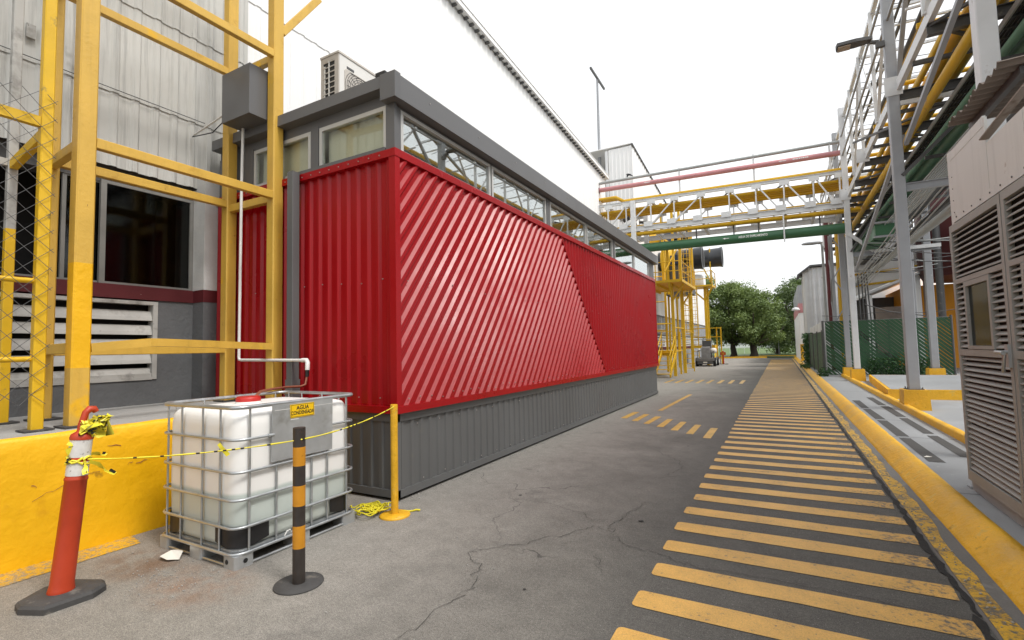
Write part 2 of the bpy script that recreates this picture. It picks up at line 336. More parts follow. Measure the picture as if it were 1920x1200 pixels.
def T(name, label, cat, loc=(0, 0, 0), group=None):
    o = bpy.data.objects.new(name, None); C.objects.link(o); o.location = loc; o.empty_display_size = .1
    return tag(o, label, cat, group)
def struct(name, mb, mat, parent=None): return mb.build(name, mat, parent, kind=None if parent else 'structure')
def put(name, me, mat, parent, loc, rot=None, scale=None):
    o = bpy.data.objects.new(name, me); C.objects.link(o); o.parent = parent; o.location = V3(loc)-wloc(parent)
    if not me.materials: me.materials.append(mat)
    if rot: o.rotation_euler = rot
    if scale: o.scale = scale
    return o
def clip(poly, a, b, c):                       # keep a*x+b*y<=c
    out = []
    for i in range(len(poly)):
        p, q = poly[i], poly[(i+1) % len(poly)]; dp, dq = a*p[0]+b*p[1]-c, a*q[0]+b*q[1]-c
        if dp <= 0: out.append(p)
        if dp*dq < 0: k = dp/(dp-dq); out.append((p[0]+(q[0]-p[0])*k, p[1]+(q[1]-p[1])*k))
    return out
def corr(poly, ang, prof, f3, u0=None, mb=None):
    """profiled sheet over a convex polygon; ribs run at angle ang; prof = [(u, depth)...] over one period"""
    mb = mb or MB(); nx, ny = math.sin(ang), -math.cos(ang); us = [nx*x+ny*y for x, y in poly]; per = prof[-1][0]
    k0 = math.floor((min(us)-(u0 or 0))/per)-1; k1 = math.ceil((max(us)-(u0 or 0))/per)+1
    for k in range(k0, k1):
        for (a, da), (b, db) in zip(prof, prof[1:]):
            A, B = (u0 or 0)+k*per+a, (u0 or 0)+k*per+b
            if B < min(us) or A > max(us): continue
            c = clip(clip(poly, -nx, -ny, -A), nx, ny, B)
            if len(c) < 3: continue
            mb.add([f3(x, y, da+(db-da)*((nx*x+ny*y)-A)/max(B-A, 1e-6)) for x, y in c], [tuple(range(len(c)))])
    return mb
def text(body, size, f3, extrude=0.):
    cu = bpy.data.curves.new('t', 'FONT'); cu.body = body; cu.size = size; cu.align_x = 'CENTER'; cu.align_y = 'CENTER'; cu.resolution_u = 3; cu.offset = size*.028
    o = bpy.data.objects.new('t', cu); C.objects.link(o); bpy.context.view_layer.update()
    ev = o.evaluated_get(bpy.context.evaluated_depsgraph_get()); me = ev.to_mesh()
    mb = MB().add([f3(v.co.x, v.co.y) for v in me.vertices], [tuple(q.vertices) for q in me.polygons])
    ev.to_mesh_clear(); bpy.data.objects.remove(o); bpy.data.curves.remove(cu); return mb
def rib(per, flat, rise, top, d):              # trapezoid rib
    return [(0, 0), (flat, 0), (flat+rise, d), (flat+rise+top, d), (flat+2*rise+top, 0), (per, 0)]
# ---------------------------------------------------------------- ground, road, kerb, pavement
struct('ground', MB().add([(-600, -300, -.06), (600, -300, -.06), (600, 900, -.06), (-600, 900, -.06)], [(0, 1, 2, 3)]), m_yard)
road = struct('road', MB().add([(-9.5, -10, 0), (.955, -10, 0), (.955, 61.5, 0), (-9.5, 61.5, 0)], [(0, 1, 2, 3)]), m_asph)
struct('road_side_street', MB().add([(-40, 57, -.004), (40, 57, -.004), (40, 61.5, -.004), (-40, 61.5, -.004)], [(0, 1, 2, 3)]), m_asph)
def flat(name, pts, mat, z, parent=road, kind=None):
    o = MB().add([(x, y, z) for x, y in pts], [tuple(range(len(pts)))]).build(name, mat, parent)
    return tag(o, kind=kind)
# walkway stripes: one painted bar each, corners rounded and edges uneven
def stripe_poly(x0, x1, y0, y1, r=.03, j=.008):
    pts = [(x0+r, y0), (x0+r*.3, y0+r*.3), (x0, y0+r), (x0, y1-r), (x0+r*.3, y1-r*.3), (x0+r, y1)]
    n = 6; top = [(x0+(x1-x0)*i/n, y1+R.uniform(-j, j)) for i in range(1, n)]; bot = [(x0+(x1-x0)*i/n, y0+R.uniform(-j, j)) for i in range(n-1, 0, -1)]
    return pts+top+[(x1+R.uniform(-.03, 0), y1), (x1+R.uniform(-.03, 0), y0)]+bot
y = 2.165; far = MB()
while y < 55:
    po = stripe_poly(-.90+R.uniform(-.012, .012), .915, y, y+.215)
    if y < 33: flat('painted_stripe', po, m_stripe, .004)
    else: far.add([(a, b, .004) for a, b in po], [tuple(range(len(po)))])
    y += .474+R.uniform(-.006, .006)
far.build('distant_stripes', m_stripe, road, kind='stuff')
for i in range(7):
    x = -1.20-.335*i; yc = 9.75+i*.31
    flat('crossing_bar', stripe_poly(x-.075, x+.075, yc-.6, yc+.55), m_cross, .004)
for i in range(8):
    x = -1.5-.43*i
    flat('crossing_bar', stripe_poly(x-.08, x+.08, 22.1, 24.2), m_cross, .004)
flat('parking_line', [(-2.8, 12.6), (-2.68, 12.6), (-2.62, 17), (-2.74, 17)], m_cross, .004)
flat('painted_strip', [(-5.30, -8), (-5.02, -8), (-5.0, 1.2), (-5.02, 2.25), (-5.10, 2.27), (-5.30, 2.3)], m_edge, .004)
# cracks as the photograph shows them
def crack(pts, w, name='crack', mat=None, sub=7, jit=.035):
    P = []
    for (a, b) in zip(pts, pts[1:]):
        for i in range(sub):
            k = i/sub; P.append((a[0]+(b[0]-a[0])*k+R.uniform(-jit, jit), a[1]+(b[1]-a[1])*k+R.uniform(-jit, jit)))
    P.append(pts[-1]); mb = MB(); vs = []
    for i, (x, yy) in enumerate(P):
        q = P[min(i+1, len(P)-1)]; o = P[max(i-1, 0)]; d = V3((q[0]-o[0], q[1]-o[1], 0)); n = V3((-d.y, d.x, 0)).normalized()
        ww = w*R.uniform(.35, 1.2)*(0.25 if i in (0, len(P)-1) else 1); vs += [(x+n.x*ww, yy+n.y*ww, .007), (x-n.x*ww, yy-n.y*ww, .007)]
    mb.add(vs, [(2*i, 2*i+1, 2*i+3, 2*i+2) for i in range(len(P)-1)]); return mb.build(name, mat or m_crk, road)
for pts, w in (([(-2.0, 2.0), (-1.96, 2.57), (-1.94, 2.84), (-2.08, 3.19), (-2.26, 3.31), (-2.22, 3.45), (-1.95, 3.69), (-1.68, 4.08), (-1.6, 4.34), (-1.36, 4.23)], .007),
               ([(-1.36, 4.23), (-1.44, 4.41), (-1.39, 4.75), (-1.34, 4.95), (-1.31, 5.24)], .007),
               ([(-1.36, 4.23), (-1.23, 4.04), (-.9, 3.97), (-.68, 3.86), (-.22, 3.85), (.22, 3.86), (.9, 3.8)], .006),
               ([(-1.3, 7.79), (-1.52, 7.9), (-1.96, 8.04), (-2.24, 8.31)], .007), ([(-1.96, 8.04), (-1.55, 7.48), (-1.32, 7.21), (-1.21, 6.76), (-1.31, 6.42), (-1.44, 6.42)], .008),
               ([(-.83, 6.93), (-.22, 7.04), (.48, 7.26), (.95, 7.55)], .008), ([(-1.24, 3.45), (-1.29, 3.62), (-1.35, 3.75)], .005),
               ([(-4.7, 1.15), (-4.2, 1.05), (-3.6, 1.2), (-3.1, 1.35)], .006), ([(-1.6, 4.34), (-1.75, 4.6), (-2.3, 4.75), (-2.7, 4.7)], .004)):
    crack(pts, w*.45)
for k in range(9):                                # the broken seam between the walkway and the gutter
    y0 = 2+k*1.9; crack([(.935+R.uniform(-.02, .015), y0+i*.38) for i in range(6)], max(.009, .03-.002*k), 'broken_seam', m_tar, 5, .012)
crack([(.94, 19), (.95, 25), (.95, 35), (.95, 45), (.95, 56)], .02, 'broken_seam', m_tar, 9, .008)
for x, yy, s in ((-2.62, 4.87, .018), (-1.22, 4.62, .028), (-2.9, 5.9, .015), (-1.6, 3.0, .014)):
    flat('tar_spot', [(x+s*R.uniform(.4, 1.2)*math.cos(a*.45), yy+s*R.uniform(.4, 1)*math.sin(a*.45)) for a in range(14)], m_tar, .006)
# gutter and kerb
def along(prof, ys, name, mat, jit=.006, parent=None):
    mb = MB(); n = len(prof); vs = []
    for k, yy in enumerate(ys):
        for i, (x, z) in enumerate(prof):
            e = 0 if i in (0, n-1) else 1
            vs.append((x+e*R.uniform(-jit, jit), yy, z+e*R.uniform(-jit, jit)))
    mb.add(vs, [(k*n+i, k*n+i+1, (k+1)*n+i+1, (k+1)*n+i) for k in range(len(ys)-1) for i in range(n-1)], True)
    return struct(name, mb, mat, parent)
ys = [-6+.3*i for i in range(220)]
gut = along([(.955, -.03), (.957, .006), (1.06, .010), (1.20, .014), (1.24, .012)], ys[::4]+[60], 'gutter', m_gut, .002)
yl = [-6+.25*i for i in range(264)]; vs = []
for yy in yl: vs += [(.966+R.uniform(0, .008), yy, .0165), (1.085+R.uniform(-.022, .03), yy, .0175)]
MB().add(vs, [(2*i, 2*i+1, 2*i+3, 2*i+2) for i in range(len(yl)-1)]).build('worn_edge_line', m_edge, gut)
kerb = along([(1.165, -.05), (1.17, .012), (1.20, .035), (1.25, .082), (1.30, .122), (1.345, .148), (1.385, .158), (1.43, .160), (1.432, .10)], ys, 'kerb', m_yelk, .004)
pav = struct('pavement', MB().add([(1.425, -8, .156), (14, -8, .156), (14, 24.2, .156), (1.425, 24.2, .156)], [(0, 1, 2, 3)]).add([(1.425, 24.2, .156), (14, 24.2, .156), (14, 60, .15), (1.425, 60, .15)], [(0, 1, 2, 3)]), m_gpav)
for x0, x1, segs in ((1.50, 1.665, ((7.65, 9.35), (9.5, 11.25), (11.42, 13.05), (13.2, 14.85))), (1.90, 2.06, ((8.1, 9.7), (9.9, 11.7), (11.9, 13.7), (13.9, 15.7)))):
    for a, b in segs:
        flat('grip_strip', stripe_poly(x0, x1, a, b, .012, .012), m_strip, .160, pav)
for a in (9.43, 11.34, 13.12, 17.5, 20.5, 6.2): flat('joint', [(1.43, a), (2.24, a+.02), (2.24, a+.032), (1.43, a+.012)], m_crk, .1595, pav)
edge = along([(2.20, .15), (2.20, .25), (2.22, .272), (2.30, .272), (2.32, .25), (2.32, .15)], [8.2+.3*i for i in range(57)], 'inner_kerb', m_yelk, .005)
sl2 = [(2.32, 15.45), (7.6, 15.75), (7.6, 22.2), (2.78, 22.0)]
plin = struct('plinth', MB().extr(sl2, lambda a, b, w: (a, b, w), .15, .395), m_yelk)
flat('plinth_top', [(2.40, 15.53), (7.55, 15.82), (7.55, 22.1), (2.84, 21.92)], m_gpav, .3985, plin)
MB().beam((3.55, 22.75, .18), (8, 22.9, .18), .1, .05).build('timber_plank', m_bark, label='weathered plank lying on the pavement behind the plinth', cat='plank')
# ---------------------------------------------------------------- loading platform
lp = T('loading_platform', 'raised loading platform with yellow painted front wall left of the tank', 'platform', (-5.31, 2, 0))
MB().box(-7.6, -5.335, -8, 4.02, -.1, 1.012).build('slab', m_conc, lp)
vs = []; ny, nz = 80, 9
for i in range(ny+1):
    for k, (x, z) in enumerate([(-5.30, -.02), (-5.306, .12), (-5.31, .3), (-5.312, .5), (-5.312, .7), (-5.312, .88), (-5.315, .985), (-5.33, 1.017), (-5.40, 1.0175)]):
        e = .004 if 0 < k < 8 else 0; xx = x+(R.uniform(-.05, .03) if k == 8 else 0)
        vs.append((xx+R.uniform(-e, e), -8+12.02*i/ny, z+R.uniform(-e, e)))
MB().add(vs, [(i*nz+k, (i+1)*nz+k, (i+1)*nz+k+1, i*nz+k+1) for i in range(ny) for k in range(nz-1)], True).build('front_wall', m_yelw, lp)
def pitmark(pts, w):
    mb = MB(); vs = []
    for i, (yy, z) in enumerate(pts):
        ww = w*R.uniform(.4, 1.1); vs += [(-5.3045, yy, z+ww), (-5.3045, yy, z-ww)]
    return mb.add(vs, [(2*i, 2*i+1, 2*i+3, 2*i+2) for i in range(len(pts)-1)])
def wiggle(a, b, n, j): return [(a[0]+(b[0]-a[0])*i/n+R.uniform(-j, j), a[1]+(b[1]-a[1])*i/n+R.uniform(-j, j)) for i in range(n+1)]
pitmark(wiggle((1.62, .50), (1.82, .60), 5, .012)+wiggle((1.85, .615), (2.06, .635), 5, .012), .0022).build('crack', m_hose, lp)
pitmark(wiggle((1.38, .02), (1.95, .03), 8, .012), .007).build('crack', m_soil, lp)
for a, b in (((2.26, .66), (2.30, .68)), ((2.33, .66), (2.42, .665)), ((2.10, .86), (2.2, .84)), ((1.6, .62), (1.63, .61))): pitmark(wiggle(a, b, 3, .01), .004).build('chip', m_hose, lp)
# ---------------------------------------------------------------- warehouse behind the platform
wh = T('warehouse', 'white corrugated warehouse with dark window and grey plaster base behind platform', 'warehouse', (-7.4, 0, 0))
X = -7.4
MB().box(-7.9, X, -8, 3.91, 1.0, 1.33).box(-7.9, X, 3.46, 3.91, 1.33, 2.40).box(-7.9, X, -8, -1.2, 1.33, 2.4).build('wall', m_plas, wh)
MB().box(-7.9, X+.02, -8, 3.91, 2.40, 2.575).build('sill_band', m_redd, wh)
MB().box(-7.9, -7.135, 3.91, 4.16, 1.0, 2.40).build('column_base', m_plas, wh)
MB().box(-7.9, -7.13, 3.905, 4.16, 2.40, 2.575).build('column_band', m_redd, wh)
MB().box(-7.9, -7.135, 3.91, 4.16, 2.575, 4.3).build('column', m_colc, wh)
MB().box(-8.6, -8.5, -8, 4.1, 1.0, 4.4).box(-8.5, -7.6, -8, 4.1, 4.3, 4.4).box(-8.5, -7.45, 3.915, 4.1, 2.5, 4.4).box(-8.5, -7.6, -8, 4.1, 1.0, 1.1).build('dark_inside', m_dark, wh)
MB().box(-7.75, -7.45, -8, 3.91, 3.88, 4.3).build('lintel', m_dst, wh)
# windows
wi = MB().box(-7.46, -7.41, 3.86, 3.91, 2.575, 3.9).box(-7.46, -7.41, 2.80, 2.86, 2.575, 3.9).box(-7.46, -7.41, 2.86, 3.86, 2.575, 2.605).box(-7.46, -7.41, 2.86, 3.86, 3.86, 3.9).build('window_frame', m_wfr, wh)
MB().box(-7.44, -7.435, 2.855, 3.865, 2.6, 3.87).build('pane', m_glassd, wi)
wi = MB().box(-7.50, -7.465, 2.44, 2.48, 2.575, 3.9).box(-7.50, -7.465, 2.48, 2.82, 2.575, 2.61).box(-7.5, -7.465, 2.48, 2.82, 3.86, 3.9).build('sliding_sash', m_wfr, wh)
MB().box(-7.485, -7.48, 2.475, 2.82, 2.6, 3.87).build('pane', m_glassd, wi)
MB().box(-7.46, -7.41, -8, 2.78, 2.575, 2.60).build('window_track', m_wfr, wh)
# louvred vent
vf = MB().box(-7.52, -7.385, 3.40, 3.455, 1.34, 2.38).box(-7.52, -7.385, -1.2, 3.40, 2.335, 2.38).box(-7.52, -7.385, -1.2, 3.40, 1.335, 1.375).build('vent_frame', m_lvw, wh)
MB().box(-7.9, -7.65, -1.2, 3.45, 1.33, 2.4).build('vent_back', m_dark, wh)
sm = MB().prof((0, -1.2, 0), (0, 3.40, 0), [(-.012, .055), (.012, .055), (.05, -.03), (.062, -.075), (.05, -.078), (.035, -.035)]).mesh('blade')
for i in range(5): put('vent_blade', sm, m_lvw, vf, (-7.47, 0, 2.20-.19*i))
MB().box(-7.50, -7.4, -1.2, 3.40, 1.375, 1.42).build('vent_lip', m_lvw, vf)
# siding sheets
def wall_x(x): return lambda a, b, w: (x+w, a, b)
def rake(yy): return 11.0-.0716*(yy-10.3)
pr = rib(.235, .13, .028, .05, .026)
yy = -6.0
while yy < 4.45:
    y1 = min(yy+.94, 4.62); j = R.uniform(-.004, .004)
    corr([(yy, 4.07+R.uniform(-.01, .01)), (y1+.02, 4.07+R.uniform(-.01, .01)), (y1+.02, 5.06), (yy, 5.06)], math.pi/2, pr, wall_x(-7.335+j), yy).build('siding_sheet', m_sdirty, wh)
    corr([(yy, 5.03), (y1+.02, 5.03), (y1+.02, 6.32), (yy, 6.32)], math.pi/2, pr, wall_x(-7.323+j), yy).build('siding_sheet', m_sdirty, wh)
    corr([(yy, 6.28), (y1+.02, 6.28), (y1+.02, rake(y1)), (yy, rake(yy))], math.pi/2, pr, wall_x(-7.31+j), yy).build('siding_sheet', m_sdirty, wh)
    yy = y1
    if yy >= 4.62: break
MB().tube((-7.27, -6, 5.055), (-7.27, 3.97, 5.055), .006, 5).build('lap_wire', m_dst, wh)
MB().box(-7.30, -7.27, 2.02, 2.10, 5.28, 5.44).build('bracket', m_lvw, wh)
MB().box(-7.5, -7.34, 3.9, 4.64, 4.05, 4.3).build('closure', m_dst, wh)
pr2 = rib(.28, .16, .03, .06, .019); yy = 4.6
while yy < 23.2:
    y1 = min(yy+1.12, 23.3)
    corr([(yy, 4.0), (y1, 4.0), (y1, 7.45), (yy, 7.45)], math.pi/2, pr2, wall_x(-7.33), yy).build('siding_sheet', m_white, wh)
    corr([(yy, 7.40), (y1, 7.40), (y1, rake(y1)), (yy, rake(yy))], math.pi/2, pr2, wall_x(-7.318), yy).build('siding_sheet', m_white, wh)
    yy = y1
MB().extr([(-6, 4.3), (23.3, 4.3), (23.3, rake(23.3)-.05), (-6, rake(-6)-.05)], lambda a, b, w: (w, a, b), -14, -7.36).box(-7.95, -7.36, 4.7, 23.3, 0, 4.3).build('wall_core', m_white, wh)
# roof edge: gutter trim with the scalloped sheet ends under it
e = MB(); e.beam((-7.2, -6, rake(-6)+.03), (-7.2, 23.4, rake(23.4)+.03), .16, .14); e.build('roof_trim', m_white, wh)
rs = MB(); yy = -2.
while yy < 23.2:
    z = rake(yy)-.05; rs.extr([(yy+.05+.05*math.cos(a*math.pi/6), z-.055*math.sin(a*math.pi/6)) for a in range(7)], lambda a, b, w: (w, a, b), -7.31, -7.19); yy += .28
rs.build('roof_sheet_ends', m_dst, wh, kind='stuff')
e = MB().extr([(-7.1, 0), (-7.1, .03), (-14, 1.6), (-14, 1.5)], lambda a, b, w: (a, w, b+rake(w)+.1), -6, 23.4); e.build('roof', m_white, wh)
# ---------------------------------------------------------------- second hall beyond
h2 = T('far_hall', 'taller white hall beyond the pipe bridge with yellow stairs in front', 'hall', (-7.4, 29.3, 0))
def rake2(yy): return 14.0-.118*(yy-29.3)
MB().extr([(29.3, 0), (61.5, 0), (61.5, rake2(61.5)), (29.3, 14.0)], lambda a, b, w: (w, a, b), -8.9, -7.45).build('wall', m_white, h2)
pr3 = rib(.5, .30, .05, .10, .04)
corr([(29.3, 2.6), (61.5, 2.6), (61.5, rake2(61.5)), (29.3, 14)], math.pi/2, pr3, wall_x(-7.43), 29.3).build('siding_sheet', m_white, h2)
corr([(-8.9, 5.0), (-7.43, 5.0), (-7.43, 14), (-8.9, 13.95)], math.pi/2, rib(.25, .15, .02, .06, .02), lambda a, b, w: (a, 29.28-w, b), -8.9).build('siding_sheet', m_white, h2)
MB().box(-16, -8.9, 31.5, 55, 0, 13.4).build('set_back_wall', m_sdirty, h2)
MB().beam((-7.40, 29.2, 14.05), (-7.40, 61.6, rake2(61.5)+.05), .12, .10).build('roof_edge_trim', m_dst, h2)
MB().extr([(29.2, 14.08), (61.6, rake2(61.5)+.08), (61.6, rake2(61.5)+.14), (29.2, 14.14)], lambda a, b, w: (w, a, b), -16, -7.4).build('roof', m_white, h2)
MB().box(-7.43, -7.36, 29.3, 61.5, 1.35, 1.55).build('red_stripe', m_redd, h2)
MB().box(-7.44, -7.38, 29.3, 61.5, 0, 1.35).build('base', m_stl, h2)
MB().box(-7.43, -7.37, 29.3, 61.5, 2.15, 2.4).box(-7.43, -7.35, 29.3, 61.5, 3.70, 3.78).build('girt', m_dst, h2)
for i in range(8):
    ws = MB()
    for k in range(4): ws.box(-7.42, -7.345, 29.8+i*3.9, 32.9+i*3.9, 1.75+k*.16, 1.83+k*.16)
    ws.build('louvre_strip', m_wht, h2)
corr([(29.3, 2.45), (61, 2.45), (61, 3.7), (29.3, 3.7)], math.pi/2, rib(.3, .15, .02, .1, .03), wall_x(-7.40), 29.3).build('lower_sheet', m_stl, h2)
MB().beam((-9.0, 29.2, 5), (-9.0, 29.2, 13.9), .14).build('downpipe', m_wht, h2)
mast = T('floodlight_mast', 'tall thin white mast with a slanting dark bar on top above the roofs', 'mast', (-9.75, 30.1, 13.3))
MB().tube((-9.75, 30.1, 13.3), (-9.72, 30.1, 19.3), .11, 8, .07).build('pole', m_stl, mast)
MB().beam((-9.7, 28.75, 19.35), (-9.7, 31.5, 19.25), .12, .12).beam((-9.7, 30.1, 19.0), (-9.7, 30.1, 19.3), .1).build('cross_bar', m_dst, mast)
# ---------------------------------------------------------------- yellow steel frame on the platform
fr = T('yellow_steel_frame', 'tall yellow square tube frame standing on the loading platform', 'steel frame', (-5.69, 2.01, 1.017))
P4 = {'A': (-5.69, 2.01), 'B': (-5.69, 4.0-.0), 'C': (-6.66, 2.09), 'D': (-6.66, 3.98)}
for k, w in (('A', .145), ('B', .145), ('C', .10), ('D', .14)):
    x, yy = P4[k]; z0 = 2.52 if k == 'A' else 1.02; MB().beam((x, yy, z0), (x, yy, 7.4), w, w, .012).build('post', m_yel, fr)
    if k == 'A': MB().beam((x, yy, 1.55), (x, yy, 2.52), w, w, .012).build('repainted_section', m_yelw, fr); MB().beam((x, yy, 1.02), (x, yy, 1.55), w, w, .012).build('post_foot', m_yel, fr)
    MB().box(x-.12, x+.12, yy-.12, yy+.12, 1.0175, 1.032).build('foot_plate', m_rub, fr)
def rail(p, q, w=.075, h=.10, name='rail'): return MB().beam(p, q, w, h, .006).build(name, m_yel, fr)
for z in (3.69, 5.58):
    rail((-5.66, 2.083, z), (-5.66, 3.927, z)); rail((-6.64, 2.14, z+.04), (-6.64, 3.91, z+.04)); rail((-5.763, 2.02, z), (-6.61, 2.08, z)); rail((-5.763, 3.99, z-.02), (-6.59, 3.98, z-.02))
rail((-5.763, 2.02, 1.735), (-6.61, 2.08, 1.735)); rail((-6.64, 2.14, 1.72), (-6.64, 3.91, 1.72))
MB().path([(-5.65, 2.083, 1.735), (-5.64, 2.35, 1.765), (-5.63, 2.56, 1.785), (-5.64, 2.62, 1.785), (-5.65, 3.2, 1.765), (-5.655, 3.3, 1.76), (-5.66, 3.927, 1.735)], .056, 4).flat().build('bent_rail', m_yel, fr)
rail((-5.66, 4.06, 5.93), (-5.62, 4.62, 6.75), .075, .09, 'brace'); rail((-5.69, 2, 7.35), (-5.69, 4, 7.35)); rail((-6.66, 2, 7.35), (-6.66, 4, 7.35))
# chain link gate at the far left
gt = T('chain_link_enclosure', 'yellow post enclosure with rusty chain link mesh at far left of platform', 'fence', (-5.72, 1.74, 1.017))
MB().beam((-5.73, 1.745, 1.02), (-5.73, 1.745, 6.2), .085, .085, .008).build('post', m_yel2, gt)
MB().beam((-6.72, 1.80, 1.02), (-6.72, 1.80, 2.95), .075, .075, .006).build('post', m_yel2, gt)
MB().beam((-6.72, 1.80, 2.95), (-6.72, 1.80, 6.6), .075, .075, .006).build('post_upper', m_lvw, gt)
MB().beam((-5.73, -1, 3.78), (-5.73, 1.70, 3.765), .06, .09).build('top_rail', m_yel2, gt)
MB().beam((-5.77, 1.75, 3.68), (-6.68, 1.80, 3.60), .06, .09).build('side_rail', m_yel2, gt)
MB().beam((-6.72, -1, 3.62), (-6.72, 1.76, 3.62), .06, .07).build('rear_rail', m_lvw, gt)
for z in (1.64, 2.33): MB().tube((-5.75, -1, z), (-5.75, 1.71, z), .024, 8).build('mid_rail', m_yel2, gt)
for x, yy in ((-5.73, 1.745), (-6.72, 1.80)): MB().box(x-.1, x+.1, yy-.1, yy+.1, 1.0175, 1.03).build('foot_plate', m_rub, gt)
wm = MB(); s = .085; y0, y1, z0, z1 = -.3, 1.80, 1.25, 4.02
for sg in (1, -1):
    k = -40
    while k < 60:
        c = k*s*2; pts = []
        # line z = sg*(y)*1.0 + c
        a, b = y0, y1; za, zb = sg*a+c+1.5, sg*b+c+1.5
        ps = clip([(a, za), (b, zb), (b, zb+1e-5)], 0, 1, z1)
        ps = clip(ps, 0, -1, -z0) if len(ps) > 2 else []
        if len(ps) > 2:
            lo = min(ps); hi = max(ps)
            if hi[0]-lo[0] > .03:
                n = max(2, int((hi[0]-lo[0])/.17)); pp = [(-5.682+.006*math.sin(i*2.1+k)+(.02 if i in (0, n) else 0), lo[0]+(hi[0]-lo[0])*i/n+R.uniform(-.006, .006), lo[1]+(hi[1]-lo[1])*i/n+R.uniform(-.006, .006)) for i in range(n+1)]
                wm.path(pp, .0026, 4)
        k += 1
wm.build('wire_mesh', m_dst, gt, kind='stuff')
bx = MB().beam((-6.08, 3.85, 4.72), (-6.08, 3.85, 5.38), .60, .31, .004, up=(0, 1, 0)).build('grey_control_box', m_fasc, None, 'dark grey metal box hung between the two right yellow posts', 'box', at=(-6.08, 3.85, 4.72))
MB().tube((-6.3, 3.72, 4.86), (-7.27, 3.8, 4.80), .012, 6).build('conduit', m_pvc, bx)
MB().path([(-6.3, 3.73, 4.8), (-6.7, 3.76, 4.70), (-7.27, 3.8, 4.79)], .008, 5).build('cable', m_blk, bx)
# ---------------------------------------------------------------- red building
rb = T('red_clad_building', 'red ribbed metal clad building with strip windows and dark grey base', 'building', (-3.71, 4.09, 0))
XF, YE, YB = -3.71, 4.09, 17.0
pv = rib(.165, .060, .036, .033, .042); pe = rib(.165, .078, .030, .027, .030)
fF = lambda a, b, w: (XF+w, a, b); fE = lambda a, b, w: (a, YE-w, b)
# slanted sheets: the field right of the corner, ended by the sloping joint
ang = math.atan2(2.794, 2.109); field = [(4.125, 1.03), (11.30, 1.03), (8.78, 3.83), (4.125, 3.83)]
pd = rib(.154, .052, .032, .038, .034); nx, ny = math.sin(ang), -math.cos(ang)
us = [nx*a+ny*b for a, b in field]; u = min(us); k = 0
while u < max(us):
    ub = u+.154*6; c = clip(clip(field, -nx, -ny, -u), nx, ny, ub+.004)
    if len(c) >= 3: corr(c, ang, pd, lambda a, b, w: (XF-.006+w+(.0015 if k % 2 else 0), a, b), min(us)).build('slanted_sheet', m_red, rb)
    u = ub; k += 1
j0, j1 = (8.80, 3.83), (11.32, 1.03)
MB().beam((XF+.012, j0[0], j0[1]), (XF+.012, j1[0], j1[1]), .02, .035, up=(1, 0, 0)).build('joint_trim', m_red, rb)
yy = 8.8
while yy < YB:
    y1 = min(yy+.165*6, YB); poly = [(yy, 1.03), (y1, 1.03), (y1, 3.83), (yy, 3.83)]
    d = (j1[0]-j0[0], j1[1]-j0[1]); a, b = d[1], -d[0]; c = clip(poly, a*1., b*1., a*j0[0]+b*j0[1])
    cen = (12.5, 2.5)
    if a*cen[0]+b*cen[1] > a*j0[0]+b*j0[1]: c = clip(poly, -a, -b, -(a*j0[0]+b*j0[1]))
    if len(c) >= 3: corr(c, math.pi/2, pv, lambda a, b, w: (XF-.022+w, a, b), 8.8).build('upright_sheet', m_red, rb)
    yy = y1
xx = -3.78
while xx > -7.1:                                   # end wall, sheets from the corner to the warehouse
    x1 = max(xx-.165*6, -7.12)
    corr([(x1, 1.03), (xx, 1.03), (xx, 3.83), (x1, 3.83)], math.pi/2, pe, lambda a, b, w: (a, YE-w+.03, b), -3.78).build('end_sheet', m_red, rb); xx = x1
MB().box(XF-.06, XF+.034, YE-.036, YE+.045, 1.0, 3.86).build('corner_trim', m_red, rb)
MB().box(XF-.03, XF+.040, YE-.042, YB, 3.83, 3.92).build('top_trim', m_red, rb); MB().box(-7.12, XF-.032, YE-.042, YE+.03, 3.83, 3.918).build('top_trim', m_red, rb)
MB().box(XF-.03, XF+.046, YE-.046, YB, .955, 1.035).build('bottom_trim', m_red, rb); MB().box(-7.12, XF-.032, YE-.046, YE+.03, .955, 1.033).build('bottom_trim', m_red, rb)
MB().box(XF-.04, XF+.03, YB, YB+.03, .96, 3.9).build('far_trim', m_red, rb)
for x0, y0, x1, y1 in ((XF-.02, YE+.01, XF-.06, YB-.01), ):
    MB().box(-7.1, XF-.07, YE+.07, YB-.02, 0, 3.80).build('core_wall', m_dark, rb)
# grey base
pb = rib(.165, .085, .018, .044, .018); yy = YE-.0
while yy < YB:
    y1 = min(yy+.165*6, YB); corr([(yy, .10), (y1, .10), (y1, .87), (yy, .87)], math.pi/2, pb, lambda a, b, w: (XF-.045+w, a, b), 4.09).build('base_sheet', m_grey, rb); yy = y1
xx = XF-.03
while xx > -5.3:
    x1 = max(xx-.99, -5.3); corr([(x1, .10), (xx, .10), (xx, .87), (x1, .87)], math.pi/2, pb, lambda a, b, w: (a, YE+.045-w, b), -3.78).build('base_sheet', m_grey, rb); xx = x1
MB().box(XF-.06, XF-.012, YE+.012, YB, .86, .953).box(-5.3, XF-.012, YE+.012, YE+.06, .86, .953).build('base_top_trim', m_grey, rb)
MB().box(XF-.06, XF-.010, YE+.010, YB, .035, .115).box(-5.3, XF-.010, YE+.010, YE+.06, .035, .115).build('base_foot_trim', m_grey, rb)
MB().box(XF-.07, XF-.018, YE+.016, YE+.08, .03, .95).build('base_corner', m_grey, rb)
MB().box(-5.4, XF-.075, YE+.08, YB-.02, -.02, .05).build('footing', m_dark, rb)
MB().box(-7.1, XF-.05, YB+.002, YB+.02, 0, 4.5).build('rear_wall', m_grey, rb)
